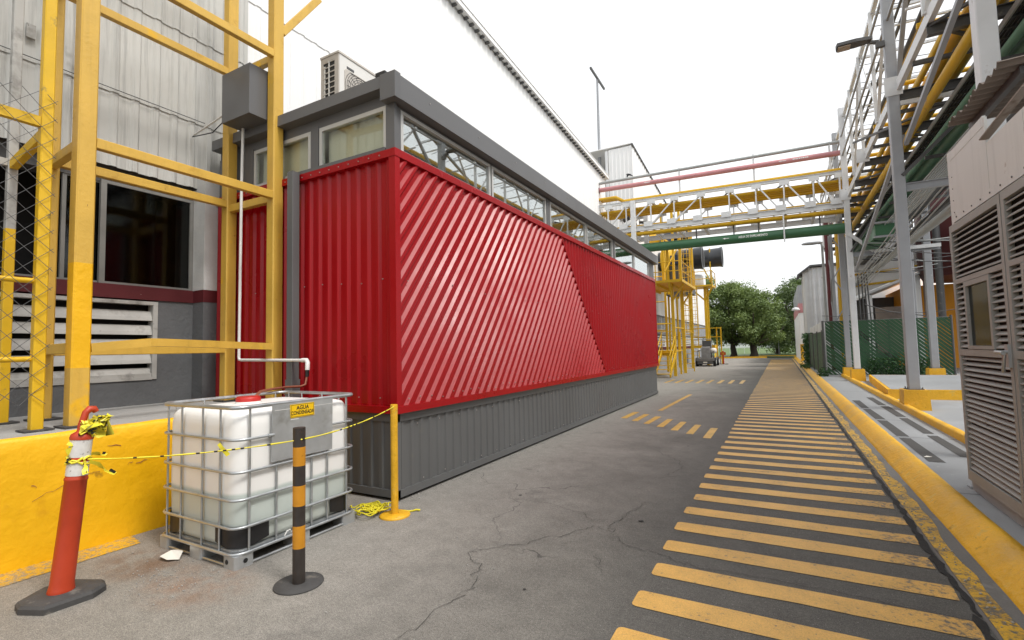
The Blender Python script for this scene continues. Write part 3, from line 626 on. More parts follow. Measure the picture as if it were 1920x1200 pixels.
# windows above the cladding
zf0, zf1 = 3.92, 4.43
def win_front(y0, y1, sill=.0):
    f = MB().box(XF-.06, XF-.012, y0, y0+.045, zf0, zf1).box(XF-.06, XF-.012, y1-.045, y1, zf0, zf1).box(XF-.06, XF-.012, y0+.045, y1-.045, zf0, zf0+.035).box(XF-.06, XF-.012, y0+.045, y1-.045, zf1-.04, zf1).build('window_frame', m_alu, rb)
    MB().box(XF-.042, XF-.036, y0+.04, y1-.04, zf0+.03, zf1-.035).build('pane', m_glass, f)
for y0, y1 in ((4.21, 6.20), (6.24, 8.20), (8.38, 10.34), (10.38, 12.34), (12.52, 14.45), (14.49, 16.35)): win_front(y0, y1)
for y0, y1 in ((YE+.035, 4.20), (8.21, 8.37), (12.35, 12.51), (16.36, YB)): MB().box(XF-.10, XF-.006, y0, y1, 3.9, zf1+.01).build('window_post', m_fasc, rb)
MB().box(XF-.15, XF-.02, YE+.02, YB, zf1, 4.455).build('head_beam', m_fasc, rb)
def win_end(x0, x1):
    z0, z1 = 3.95, 4.47
    f = MB().box(x0, x0+.05, YE+.012, YE+.06, z0, z1).box(x1-.05, x1, YE+.012, YE+.06, z0, z1).box(x0+.05, x1-.05, YE+.012, YE+.06, z0, z0+.03).box(x0+.05, x1-.05, YE+.012, YE+.06, z1-.05, z1).build('window_frame', m_alu, rb)
    MB().box(x0+.045, x1-.045, YE+.034, YE+.04, z0+.025, z1-.045).build('pane', m_glass2, f)
win_end(-4.97, -3.84); win_end(-6.30, -5.13)
MB().box(-5.12, -4.98, YE+.008, YE+.08, 3.9, 4.5).box(-7.1, -6.31, YE+.008, YE+.08, 3.9, 4.5).box(-3.83, -3.70, YE-.012, YE+.034, 3.92, 4.60).each('window_post', m_fasc, rb)
MB().box(-7.1, -3.72, YE+.02, YE+.12, 4.47, 4.60).build('head_beam', m_fasc, rb)
MB().box(-5.50, -3.84, YE-.03, YE+.02, 3.92, 3.965).build('sill', m_fasc, rb)
# fascia: folded metal, sloped a little outward
MB().extr([(XF-.10, 4.455), (XF+.115, 4.465), (XF+.105, 4.745), (XF-.10, 4.745)], lambda a, b, w: (a, w, b), YE-.115, YB+.25).build('fascia', m_fasc, rb)
MB().extr([(YE+.03, 4.60), (YE-.115, 4.605), (YE-.110, 4.748), (YE+.03, 4.748)], lambda a, b, w: (w, a, b), -7.1, XF-.102).build('fascia', m_fasc, rb)
MB().box(XF-.10, XF+.122, YE-.124, YE-.03, 4.455, 4.752).build('fascia_corner', m_fasc, rb)
MB().box(XF-.18, XF-.04, YE-.11, YE-.05, 4.752, 4.80).build('flashing_scrap', m_blk, rb)
MB().box(-7.2, XF-.11, YE+.03, YB+.2, 4.68, 4.72).build('roof', m_fasc, rb)
MB().box(-7.1, XF-.13, YE+.13, YB-.1, 4.60, 4.66).build('ceiling', m_room, rb)
MB().box(-7.1, -6.6, YE+.15, YB-.1, 3.8, 4.62).box(-6.6, XF-.2, YB-.3, YB-.2, 3.8, 4.62).build('room_wall', m_room, rb)
MB().box(-7.1, XF-.075, YE+.09, YB-.05, 3.80, 3.83).build('room_floor', m_room, rb)
for x0, x1 in ((-4.93, -3.88), (-6.26, -5.17)): MB().box(x0, x1, YE+.13, YE+.135, 4.05, 4.45).build('roller_blind', m_room, rb)
for y0, y1 in ((4.3, 6.15), (6.3, 8.15), (8.45, 10.3), (10.45, 12.3), (12.6, 14.4), (14.55, 16.3)): MB().box(XF-.40, XF-.39, y0, y1, 4.0+R.uniform(0, .12), 4.45).build('roller_blind', m_room, rb)
sc = MB()
def screw(p, ax):
    q = V3(p); d = V3(ax); sc.tube(q, q+d*.008, .008, 6)
for i in range(62):
    yy = 4.25+i*.21
    for z, st in ((1.10, 1), (2.45, 2)):
        if i % st == 0 and yy < YB: screw((XF+.028 if yy < 9.6 else XF+.005, yy+R.uniform(-.03, .03), z+R.uniform(-.03, .03)), (1, 0, 0))
    if i % 2: screw((XF-.03, yy, .80), (1, 0, 0)); screw((XF-.03, yy+.1, .16), (1, 0, 0))
for i in range(18):
    xx = -3.9-i*.165
    if i % 2 == 0: screw((xx, YE, 2.45+R.uniform(-.03, .03)), (0, -1, 0)); screw((xx-.05, YE, 1.12), (0, -1, 0))
    screw((xx, YE-.042, 3.87), (0, -1, 0))
for i in range(12): screw((XF+.108, 4.6+i*1.1, 4.64), (1, 0, 0))
sc.build('screws', m_scr, rb, kind='stuff')
dp = T('downpipe', 'square dark grey downpipe on the end wall of the red building', 'downpipe', (-5.42, 4.0, .9))
MB().beam((-5.30, 3.98, 1.25), (-5.30, 3.98, 3.93), .10, .11, .004).build('pipe', m_grey, dp); MB().beam((-5.30, 3.98, .0), (-5.30, 3.98, 1.32), .12, .13, .004).build('shoe', m_grey, dp)
cp = T('condensate_pipe', 'thin white plastic pipe running down the red end wall', 'pipe', (-6.3, 3.95, 4.7))
MB().path([(-6.28, 3.93, 4.72), (-6.30, 3.93, 4.0), (-6.32, 3.93, 1.61), (-6.31, 3.93, 1.575), (-6.27, 3.93, 1.57), (-5.05, 3.93, 1.555)], .019, 8).build('pipe', m_pvc, cp)
MB().path([(-5.06, 3.93, 1.555), (-4.98, 3.93, 1.555), (-4.955, 3.925, 1.53), (-4.955, 3.92, 1.44)], .027, 10).build('elbow', m_pvc, cp)
MB().tube((-4.955, 3.92, 1.46), (-4.955, 3.92, 1.36), .022, 8).build('clamp', m_blk, cp)
MB().path([(-4.955, 3.92, 1.38), (-4.96, 3.9, 1.27), (-4.97, 3.84, 1.25), (-4.9, 3.6, 1.262), (-4.75, 3.3, 1.265), (-4.62, 3.1, 1.262), (-4.50, 2.98, 1.24), (-4.42, 2.9, 1.20)], .014, 8).build('brown_hose', m_hose, None, 'thin brown hose hanging from white pipe into the tank opening', 'hose', at=(-4.955, 3.92, 1.2))
# ---------------------------------------------------------------- air conditioner on the roof
ac = T('air_conditioner', 'beige outdoor air conditioning unit on the red building roof', 'air conditioner', (-5.8, 5.0, 4.8))
x0, x1, y0, y1, z0, z1 = -6.02, -5.63, 5.0, 5.98, 4.86, 6.20
MB().box(x0, x1-.004, y0+.02, y1, z0, z1-.03).build('casing', m_ac, ac); MB().box(x0-.01, x1+.008, y0-.01, y1+.01, z1-.03, z1).build('lid', m_acs, ac)
MB().box(x0+.01, x1-.005, y1, y1+.004, z0, z1-.03).box(x0, x0+.05, y0, y0+.018, z0, z1-.03).box(x1-.09, x1-.004, y0, y0+.018, z0, z1-.03).box(x0+.05, x1-.09, y0, y0+.018, z1-.10, z1-.03).each('side_frame', m_acs, ac)
MB().box(x0+.05, x1-.09, y0+.012, y0+.0195, z0, z1-.1).build('side_recess', m_blk, ac)
for i in range(15): MB().box(x0+.05, x1-.09, y0+.0, y0+.011, z0+.06+i*.083, z0+.075+i*.083).build('side_slat', m_acs, ac)
MB().box(x0+.165, x0+.185, y0-.002, y0+.010, z0, z1-.1).box(x0+.06, x0+.09, y0+.002, y0+.0115, z0, z1-.16).build('side_post', m_ac, ac)
MB().box(x0+.05, x0+.15, y0-.004, y0+.0118, z0+.55, z0+.65).build('handle', m_acs, ac)
for zc in (5.14, 5.70):
    ctr = V3((x1+.002, y0+.45, zc+.03)); g = MB()
    MB().extr([(ctr.y+a, ctr.z+b) for a, b in ((-.31, -.25), (.31, -.25), (.34, -.22), (.34, .22), (.31, .25), (-.31, .25), (-.34, .22), (-.34, -.22))], lambda a, b, w: (w, a, b), x1-.004, x1+.003).build('fan_recess', m_acs if zc > 5.5 else m_acs, ac)
    for rr in range(1, 11): g.path([(x1+.006, ctr.y+rr*.033*math.cos(a*math.pi/12)*(1 if True else 0), max(ctr.z-.23, min(ctr.z+.23, ctr.z+rr*.033*math.sin(a*math.pi/12)))) for a in range(24)], .004, 4, True)
    for a in range(16): g.tube((x1+.006, ctr.y, ctr.z), (x1+.006, ctr.y+.30*math.cos(a*math.pi/8), ctr.z+.23*math.sin(a*math.pi/8)), .003, 4)
    g.build('fan_grille', m_dst, ac)
MB().box(x1-.004, x1+.002, y0+.16, y0+.30, z1-.2, z1-.165).build('badge', m_dst, ac)
MB().box(x0+.03, x1-.03, y0+.1, y0+.2, 4.80, z0).box(x0+.03, x1-.03, y1-.2, y1-.1, 4.80, z0).build('foot', m_dst, ac)
# ---------------------------------------------------------------- caged water tank
def rrect(x0, x1, y0, y1, r, n=5):
    out = []
    for cx, cy, a0 in ((x1-r, y1-r, 0), (x0+r, y1-r, 90), (x0+r, y0+r, 180), (x1-r, y0+r, 270)):
        for i in range(n+1): a = math.radians(a0+90*i/n); out.append((cx+r*math.cos(a), cy+r*math.sin(a)))
    return out
tk = T('caged_water_tank', 'white plastic water tank in a galvanised cage on a steel pallet', 'tank', (-4.24, 2.88, 0))
x0, x1, y0, y1 = -4.79, -3.70, 2.285, 3.49
rings = []
for z, ins, r in ((.125, .07, .10), (.14, .045, .12), (.18, .035, .12), (.60, .028, .12), (1.06, .030, .12), (1.13, .038, .12), (1.165, .06, .11), (1.18, .10, .10), (1.188, .30, .08)):
    rings.append([(a, b, z) for a, b in rrect(x0+ins, x1-ins, y0+ins, y1-ins, r)])
n = len(rings[0]); mb = MB(); mb.add([q for rg in rings for q in rg], [(i*n+k, i*n+(k+1) % n, (i+1)*n+(k+1) % n, (i+1)*n+k) for i in range(len(rings)-1) for k in range(n)], True)
mb.add(rings[-1], [tuple(range(n))]); mb.add(rings[0], [tuple(range(n-1, -1, -1))]); mb.build('bottle', m_ibc, tk)
def ring(z, r=.011, ins=0., name='cage_ring', gap=None):
    MB().path([(a, b, z) for a, b in rrect(x0+ins, x1-ins, y0+ins, y1-ins, .10, 6)], r, 8, True).build(name, m_galv, tk)
for z in (.30, .51, .722): ring(z, .0115)
ring(1.222, .0165, 0, 'top_rim'); ring(.105, .013, 0, 'base_ring')
# the top ring is cut open behind the plate
full = rrect(x0, x1, y0, y1, .10, 6); seg = [q for q in full if not (q[0] > x1-.02 and q[1] > 2.55)]
i0 = max(range(len(full)), key=lambda i: (full[i][0] > x1-.02 and full[i][1] > 2.5)*(full[i][1]))
path = full[i0:]+full[:i0]; path = path+[(x1, 2.575)] if path[-1][1] < 2.6 else path
MB().path([(a, b, .972) for a, b in path if True], .0115, 8).build('cage_ring', m_galv, tk)
MB().tube((x1+.005, 2.55, .972), (x1+.005, 2.60, .972), .016, 8).build('cage_clip', m_galv, tk)
def upr(x, yy, z0=.10, z1=1.222): MB().path([(x, yy, z0), (x, yy, z1-.09), (x+(.010 if yy in (y0, y1) else 0), yy, z1-.05), (x, yy, z1)], .0095, 6).build('cage_upright', m_galv, tk)
for x in (-4.69, -4.48, -4.17, -3.925): upr(x, y0+.012); upr(x, y1-.012)
for yy in (2.405, 3.38): upr(x1-.012, yy)
for yy in (2.64, 2.985, 3.155): upr(x1-.012, yy, .10, .74)
for yy in (2.405, 2.64, 2.985, 3.38): upr(x0+.012, yy)
# black corner guards at the bottle foot
for cx, cy, sx, sy in ((x1, y0, -1, 1), (x0, y0, 1, 1), (x1, y1, -1, -1)):
    ins = .022; rr = rrect(x0+ins, x1-ins, y0+ins, y1-ins, .135, 6)
    near = [q for q in rr if abs(q[0]-cx) < .18 and abs(q[1]-cy) < .18]
    if sx*sy < 0: pass
    near.sort(key=lambda q: math.atan2((q[1]-(cy+sy*.2)), (q[0]-(cx+sx*.2))) if not (sx > 0 and sy != 0) else math.atan2((q[1]-(cy+sy*.2)), -(q[0]-(cx+sx*.2))))
    ext = .14
    a, b = near[0], near[-1]
    def out(q, other):
        return (q[0]+sx*ext, q[1]) if abs(q[1]-cy) < .06 else (q[0], q[1]+sy*ext)
    pts = [out(a, b)]+near+[out(b, a)]; m = len(pts); vs = []
    for z in (.135, .16, .285, .30):
        for i, q in enumerate(pts):
            zz = z
            if i in (0, m-1) and z in (.16, .135): zz = z+.03
            vs.append((q[0], q[1], zz))
    MB().add(vs, [(r*m+i, r*m+i+1, (r+1)*m+i+1, (r+1)*m+i) for r in range(3) for i in range(m-1)], True).build('corner_guard', m_blk, tk)
# pallet
pl = MB().extr(rrect(x0+.02, x1-.02, y0+.02, y1-.02, .09), lambda a, b, w: (a, b, w), .095, .13).build('pallet_deck', m_galv, tk)
foot = lambda a0, a1, b0, b1: MB().extr(rrect(a0, a1, b0, b1, .025, 3), lambda a, b, w: (a, b, w), 0, .096)
for a0, a1 in ((x0, x0+.14), (-4.33, -4.15), (x1-.16, x1)):
    for b0, b1 in ((y0, y0+.16), (2.80, 2.97), (y1-.16, y1)):
        if (a0 == x0 or a0 == x1-.16 or True): foot(a0, a1, b0, b1).build('pallet_foot', m_galvd, tk)
for b in (y0+.02, 2.885, y1-.02): MB().tube((x0+.1, b, .014), (x1-.1, b, .014), .012, 6).build('pallet_runner', m_galv, tk)
for a in (x0+.02, x1-.02): MB().tube((a, y0+.1, .014), (a, y1-.1, .014), .012, 6).build('pallet_runner', m_galv, tk)
MB().tube((x1+.0015, y0+.085, .05), (x1+.004, y0+.085, .05), .018, 12).build('foot_hole', m_blk, tk)
MB().tube((-3.80, y0-.001, .05), (-3.80, y0-.004, .05), .018, 12).build('foot_hole', m_blk, tk)
# plate and notice
plate = MB().extr([(2.58, 1.215), (3.195, 1.215), (3.19, .748), (2.575, .752)], lambda a, b, w: (w, a, b), x1+.010, x1+.014).build('plate', m_galvd, tk)
MB().box(x1+.0145, x1+.016, 2.60, 3.18, 1.165, 1.169).box(x1+.0145, x1+.0155, 2.75, 2.83, 1.07, 1.078).build('plate_scratch', m_pvc, plate)
sg = MB().extr([(2.742, 1.200), (2.985, 1.202), (2.988, 1.088), (2.748, 1.086)], lambda a, b, w: (w, a, b), x1+.0165, x1+.0195).build('notice', m_sign, tk)
def border(a0, a1, b0, b1, t, x): return MB().box(x, x+.001, a0, a1, b0, b0+t).box(x, x+.001, a0, a1, b1-t, b1).box(x, x+.001, a0, a0+t, b0+t, b1-t).box(x, x+.001, a1-t, a1, b0+t, b1-t)
border(2.753, 2.98, 1.093, 1.196, .0025, x1+.020).build('notice_border', m_txtk, sg)
text('AGUA', .047, lambda a, b: (x1+.0205, 2.866+a*.95, 1.166+b)).build('lettering', m_txtk, sg)
text('CONDENSADA', .041, lambda a, b: (x1+.0205, 2.866+a*.82, 1.124+b*1.1)).build('lettering', m_txtk, sg)
MB().lathe([(.11, 1.18), (.11, 1.205), (.085, 1.21)], (-4.35, 2.80, 0)).build('neck', m_pvc, tk)
MB().lathe([(.105, 1.205), (.105, 1.235), (.095, 1.25), (.06, 1.252)], (-4.35, 2.80, 0)).build('red_cap', m_org if False else M('red_cap', (.45, .02, .015), .45), tk)
MB().path([(x1+.012, 2.70, .125), (x1+.02, 2.715, .16), (x1+.02, 2.745, .165), (x1+.015, 2.76, .135)], .005, 6).build('white_hook', m_pvc, tk)
MB().add([(-4.53, 2.20, .012), (-4.45, 2.13, .035), (-4.36, 2.14, .02), (-4.30, 2.20, .012), (-4.38, 2.27, .04), (-4.48, 2.28, .03), (-4.42, 2.20, .065)], [(0, 1, 6), (1, 2, 6), (2, 3, 6), (3, 4, 6), (4, 5, 6), (5, 0, 6)]).build('crumpled_sheet', m_litter, None, 'crumpled white scrap lying beside the tank pallet', 'litter')
MB().add([(1.50, 7.9, .162), (1.56, 7.88, .17), (1.60, 7.95, .163), (1.55, 7.99, .166)], [(0, 1, 2, 3)]).build('paper_scrap', m_litter, None, 'small white paper scrap on the grey pavement strip', 'litter')
pb = MB()
for i in range(900):
    a, b = (-4.05+R.gauss(0, .2), 1.95+R.gauss(0, .14)) if i < 130 else (R.uniform(-5, -1.2), R.uniform(1, 7)) if i < 260 else (-3.72+abs(R.gauss(0, .07)), R.uniform(4.1, 16.9)) if i < 560 else (.99+abs(R.gauss(0, .05)), R.uniform(2, 18)); r = R.uniform(.002, .007) if i < 260 else R.uniform(.004, .011)
    pb.lathe([(r*.5, .002), (r, .002+r*.5), (r*.5, .002+r)], (a, b, 0 if i < 560 else .014), 5)
pb.build('pebbles', m_grvl, None, 'small pale pebbles scattered on the asphalt by the tank', 'gravel', kind='stuff')
# ---------------------------------------------------------------- orange delineator post
dl = T('orange_delineator', 'leaning orange delineator post with white bands on black rubber base', 'delineator', (-4.37, 1.49, 0))
oc = [(-4.365, 1.275), (-4.20, 1.35), (-4.185, 1.60), (-4.25, 1.70), (-4.34, 1.725), (-4.54, 1.63), (-4.59, 1.47), (-4.47, 1.29)]
cx, cy = -4.37, 1.49
mb = MB(); ringz = [(1.0, .0), (1.0, .035), (.93, .052), (.60, .062)]
mb.add([(cx+(a-cx)*s, cy+(b-cy)*s, z) for s, z in ringz for a, b in oc], [(r*8+i, r*8+(i+1) % 8, (r+1)*8+(i+1) % 8, (r+1)*8+i) for r in range(3) for i in range(8)]+[tuple(24+i for i in range(8))])
mb.build('base', m_rub, dl)
tilt = Matrix.Rotation(math.radians(-4.6), 3, 'X') @ Matrix.Rotation(math.radians(1.0), 3, 'Y')
def lt(name, prof, mat): return MB().lathe([(r, z) for r, z in prof], (cx, cy, .05), 24, tilt).build(name, mat, dl)
lt('tube', [(.072, 0), (.074, .015), (.071, .03), (.066, .06), (.064, .35), (.0625, .74), (.066, .745), (.066, .755), (.061, .765), (.061, 1.02)], m_org)
lt('white_band', [(.0625, .775), (.0625, .87)], m_refl); lt('white_band', [(.0625, .90), (.0625, 1.02)], m_refl)
lt('cap', [(.066, 1.02), (.067, 1.035), (.062, 1.055), (.035, 1.075), (.030, 1.09)], m_org)
hp = [tilt @ V3(q)+V3((cx, cy, .05)) for q in ((0, 0, 1.08), (0, -.008, 1.12), (0, -.004, 1.16), (0, .004, 1.205), (0, .022, 1.228), (0, .05, 1.228), (0, .062, 1.21))]
MB().path(hp, .022, 8, rs=[.034, .026, .022, .023, .026, .024, .02]).build('handle', m_org, dl)
def ribbon(pts, w, name, mat, parent=None, tw=0., **k):
    mb = MB(); vs = []; m = len(pts)
    for i, q in enumerate(pts):
        q = V3(q); d = (V3(pts[min(i+1, m-1)])-V3(pts[max(i-1, 0)])).normalized(); u = V3((0, 0, 1)); s = d.cross(u)
        s = s.normalized() if s.length > 1e-3 else V3((1, 0, 0)); u = s.cross(d).normalized(); a = tw*i+.35*math.sin(i*1.7); n = u*math.cos(a)+s*math.sin(a)
        vs += [q+n*w, q-n*w]
    mb.add(vs, [(2*i, 2*i+1, 2*i+3, 2*i+2) for i in range(m-1)], True); return mb.build(name, mat, parent, **k)
def wrap(zc, r, n=22, sl=.02): return [tilt @ V3((r*math.cos(a*2*math.pi/n), r*math.sin(a*2*math.pi/n), zc+sl*math.sin(a*.9)))+V3((cx, cy, .05)) for a in range(n+1)]
bt = T('barrier_tape', 'yellow and black barrier tape strung from orange post to yellow post', 'tape', (-4.3, 1.6, .9))
MB().path(wrap(.885, .066), .008, 6).path(wrap(.868, .067, sl=-.015), .007, 6).build('wrapping', m_tape, bt)
a0 = tilt @ V3((.06, .03, .885))+V3((cx, cy, .05)); stops = [a0, V3((-3.66, 2.22, .985)), V3((-3.045, 2.365, 1.03)), V3((-3.42, 3.72, 1.075)), V3((-3.425, 3.76, 1.085))]
# the tape runs past the tank, over the black and yellow post and up to the yellow post
pth = []
for (p, q, s) in ((a0, V3((-3.035, 2.36, 1.02)), .03), (V3((-3.035, 2.36, 1.02)), V3((-3.43, 3.73, 1.08)), .035)):
    for i in range(24): k = i/24; w = p.lerp(q, k); w.z -= s*4*k*(1-k); pth.append(w)
pth.append(V3((-3.43, 3.74, 1.082)))
MB().path(pth, .005, 5, rs=[.0052+.0014*math.sin(i*1.3) for i in range(len(pth))]).build('strand', m_tape, bt)
mk = MB()
for i in range(3, 46):
    if R.random() < .3: mk.path([pth[i]+V3((.002, 0, 0)), pth[i].lerp(pth[i+1], .4)+V3((.002, 0, 0))], .0060, 5)
mk.each('black_print', m_txtk, bt)
for i, (b, ln, w) in enumerate((((.06, .03, .87), V3((.10, .13, -.10)), .018), ((.06, .02, .87), V3((.06, -.02, -.07)), .016), ((.02, -.062, 1.0), V3((0.0, -.015, -.14)), .02), ((.0, .06, .9), V3((-.01, .10, .0)), .015))):
    p = tilt @ V3(b)+V3((cx, cy, .05)); rb2 = ribbon([p+ln*(j/6)+V3((R.uniform(-.008, .008), R.uniform(-.008, .008), .012*math.sin(j))) for j in range(7)], w, 'loose_end', m_tape, bt, .35)
    ribbon([p+ln*.75+V3((.006, 0, .004)), p+ln*.95+V3((.006, 0, 0))], w*.6, 'black_print', m_txtk, rb2)
bn = MB()                                          # knotted bunch at the handle
for k in range(13):
    c0 = V3((cx, cy, .05))+tilt @ V3((.045, .05, 1.12)); pts = [c0+V3((R.uniform(-.03, .04), R.uniform(-.09, .09), R.uniform(-.085, .065))) for _ in range(5)]
    vs = []
    for i, q in enumerate(pts): n = V3((R.uniform(-1, 1), R.uniform(-1, 1), R.uniform(-1, 1))).normalized()*.026; vs += [q+n, q-n]
    bn.add(vs, [(2*i, 2*i+1, 2*i+3, 2*i+2) for i in range(4)], True)
bo = bn.build('knotted_bunch', m_tape, bt)
kb = MB()
for k in range(7): c1 = V3((cx, cy, .05))+tilt @ V3((.075, R.uniform(.0, .11), R.uniform(1.06, 1.17))); kb.box(c1.x-.004, c1.x+.004, c1.y-.012, c1.y+.012, c1.z-.004, c1.z+.006)
kb.each('black_print', m_txtk, bo)
ribbon([(-3.66, 2.13, .985), (-3.64, 2.14, .955), (-3.645, 2.17, .92), (-3.64, 2.19, .89)], .014, 'tape_tail', m_tape, bt, .2)
# ---------------------------------------------------------------- banded post and yellow post
bp = T('banded_post', 'black and yellow banded steel post on a round plate before the tank', 'post', (-3.08, 2.37, 0))
zs = [.012, .255, .411, .549, .692, .831, .964, 1.10]
m_bpb = M('black_post_paint', (.035, .028, .024), .55, var=.25, scale=8, dirt=[((.09, .045, .03), .6, 12, .12)]); m_bpy = M('ochre_post_paint', (.56, .24, .012), .55, var=.12, scale=6, dirt=[((.10, .05, .02), .66, 20, .05)])
for i, (a, b) in enumerate(zip(zs, zs[1:])):
    MB().tube((-3.08, 2.37, a), (-3.08, 2.37, b), .043, 24, cap=(i == 6)).build('band', m_bpb if i % 2 == 0 else m_bpy, bp)
MB().lathe([(.165, .0), (.168, .004), (.165, .012), (.05, .0135)], (-3.08, 2.37, 0), 36).build('base_plate', m_rub, bp)
yp = T('yellow_post', 'plain yellow post on a round base at the red building corner', 'post', (-3.45, 3.76, 0))
MB().tube((-3.45, 3.76, .02), (-3.45, 3.76, 1.10), .036, 20).build('pole', m_yelk, yp); MB().lathe([(.15, 0), (.152, .012), (.13, .022), (.05, .026)], (-3.45, 3.76, 0), 32).build('base', m_yelk, yp)
rp = MB()
for k in range(16):
    c0 = V3((-3.66+R.gauss(0, .07), 3.70+R.gauss(0, .05), .02)); a = R.uniform(0, 6.28); r = R.uniform(.05, .12)
    rp.path([c0+V3((r*math.cos(a+j*.6)*(1+.3*math.sin(j*2.1)), r*.8*math.sin(a+j*.6), .012+.05*abs(math.sin(j*.9+k))*R.uniform(.3, 1))) for j in range(11)], .007, 5)
rp.path([V3((-3.55+.03*i, 3.78+.025*i, .012+.006*math.sin(i*2))) for i in range(9)], .010, 5)
rp.build('rope_heap', m_rope, None, 'heap of yellow and black barrier rope beside the yellow post', 'rope', at=(-3.66, 3.7, 0))
# ---------------------------------------------------------------- pipe bridge over the road
YF, YR = 22.2, 24.6
def zt(x, z): return z+.022*(2.4-x)                # the bridge climbs slightly to the left
br = T('pipe_bridge', 'white steel truss bridge carrying pipes across the road', 'bridge', (2.4, 22.2, 6.8))
for yy, m in ((YF, m_wht), (YR, m_whb)):
    MB().ibeam((2.45, yy, zt(2.45, 8.13)), (-7.3, yy, zt(-7.3, 8.13)), .10, .12, .014).build('top_chord', m, br)
    MB().ibeam((2.45, yy, zt(2.45, 6.85)), (-7.3, yy, zt(-7.3, 6.85)), .12, .22, .018).build('bottom_chord', m, br)
    gx = [2.32, 1.46, .45, -.56, -1.57, -2.7, -3.81, -4.83, -5.96, -6.82]; s = -1 if yy == YF else 1
    for i, x in enumerate(gx):
        z0, z1 = zt(x, 6.95), zt(x, 8.08)
        MB().box(x-.18, x+.18, yy-.012+s*.06, yy+.012+s*.06, z1-.16, z1+.02).build('gusset_plate', m, br)
        xb = x-.17; MB().box(xb-.19, xb+.19, yy-.012+s*.07, yy+.012+s*.07, zt(x, 6.9), zt(x, 7.13)).build('gusset_plate', m, br)
        MB().beam((x-.03, yy+s*.03, z0), (x-.03, yy+s*.03, z1), .07, .05).build('truss_post', m, br)
        if x > -2 and i > 0: MB().beam((x+.08, yy, zt(x, 7.98)), (gx[i-1]-.25, yy, zt(gx[i-1], 7.02)), .06, .05).build('truss_diagonal', m, br)
        if x < -1.6 and i < 9: MB().beam((x-.06, yy, zt(x, 7.98)), (gx[i+1]-.0, yy, zt(gx[i+1], 7.02)), .06, .05).build('truss_diagonal', m, br)
for i, x in enumerate([2.32, 1.46, .45, -.56, -1.57, -2.7, -3.81, -4.83, -5.96, -6.82]):
    MB().ibeam((x, YF+.06, zt(x, 8.03)), (x, YR-.06, zt(x, 8.03)), .08, .10, .012).ibeam((x, YF+.07, zt(x, 6.76)), (x, YR-.07, zt(x, 6.76)), .09, .12, .012).each('cross_member', m_whb, br)
    if i % 2 == 0 and i < 9: MB().beam((x, YF+.1, zt(x, 8.03)), (x-1.0, YR-.1, zt(x, 8.03)), .05, .04).build('plan_brace', m_dst, br)
MB().beam((-5.66, YF-.05, 0), (-5.66, YF-.05, 8.32), .24, .20, .01).build('support_column', m_wht, br); MB().beam((-5.66, YR, 0), (-5.66, YR, 8.3), .2, .2, .01).build('support_column', m_whb, br)
for x, za in ((-.62, 9.47), (-3.6, 9.50), (2.05, 9.4)): MB().beam((x, YF+.2, zt(x, 8.1)), (x, YF+.2, za+.06), .07, .07).build('pipe_stand', m_wht, br)
for x, z0, z1 in ((.35, 5.66, 6.8),): MB().beam((x, YF-.1, z0), (x, YF-.1, z1), .09, .05).build('hanger', m_wht, br)
for x in (-.56, -1.5, -3.0, 1.6): MB().beam((x, YF+.3, zt(x, 5.9)), (x, YF+.3, zt(x, 6.75)), .05, .05).build('hanger', m_dst, br)
def pipe(name, p, q, r, mat, label, n=14, grp=None, extra=None):
    o = MB().tube(p, q, r, n).build(name, mat, None, label, 'pipe', grp, at=p); return o
pipe('grey_pipe', (2.6, YF+.2, 9.38), (-7.3, YF+.2, 9.54), .065, m_gpipe, 'thin grey pipe, topmost of the pipes crossing the road')
pp = pipe('pink_pipe', (2.5, YF+.15, 8.93), (-7.3, YF+.15, 9.19), .105, m_pink, 'faded pink pipe with white arrows above the bridge')
MB().tube((-7.3, YF+.15, 9.19), (-7.75, YF+.15, 9.2), .14, 12).build('end_collar', m_dst, pp)
def onpipe(cx, cyc, r, zf):                          # wraps flat artwork on the near side of a pipe lying along X
    def f(a, b):
        th = b/r; x = cx+a; return (x, cyc-(r+.003)*math.cos(th), zf(x)+(r+.003)*math.sin(th))
    return f
zp = lambda x: 8.93+(2.5-x)*.0265
for x in (.43, -5.0): 
    f = onpipe(x, YF+.15, .105, zp); MB().add([f(a, b) for a, b in ((-.14, 0), (-.04, .035), (-.04, .014), (.14, .014), (.14, -.014), (-.04, -.014), (-.04, -.035))], [tuple(range(7))]).build('flow_arrow', m_txtw, pp)
f = onpipe(1.06, YF+.15, .105, zp); mb = MB()                      # lettering worn down to illegible dashes
for a0, a1 in ((-.27, -.22), (-.21, -.17), (-.15, -.08), (-.06, -.01), (.01, .05), (.07, .14), (.16, .20), (.21, .27)): mb.add([f(a, b) for a, b in ((a0, -.02), (a1, -.02), (a1, .025), (a0, .025))], [(0, 1, 2, 3)])
mb.build('worn_lettering', m_txtw, pp)
gp = pipe('green_water_pipe', (2.6, YF+.2, 5.98), (-7.3, YF+.2, 6.18), .20, m_grn, 'large dark green pipe lettered AGUA DE ENFRIAMIENTO under the bridge', 20)
zg = lambda x: 5.98+(2.6-x)*.0202
f = onpipe(-.78, YF+.2, .20, zg); text('AGUA DE ENFRIAMIENTO', .13, lambda a, b: f(a*.72, b+.02)).build('lettering', m_txtw, gp)
f = onpipe(-1.80, YF+.2, .20, zg); MB().add([f(a, b+.02) for a, b in ((-.13, 0), (-.03, .035), (-.03, .012), (.12, .012), (.12, -.012), (-.03, -.012), (-.03, -.035))], [tuple(range(7))]).build('flow_arrow', m_txtw, gp)
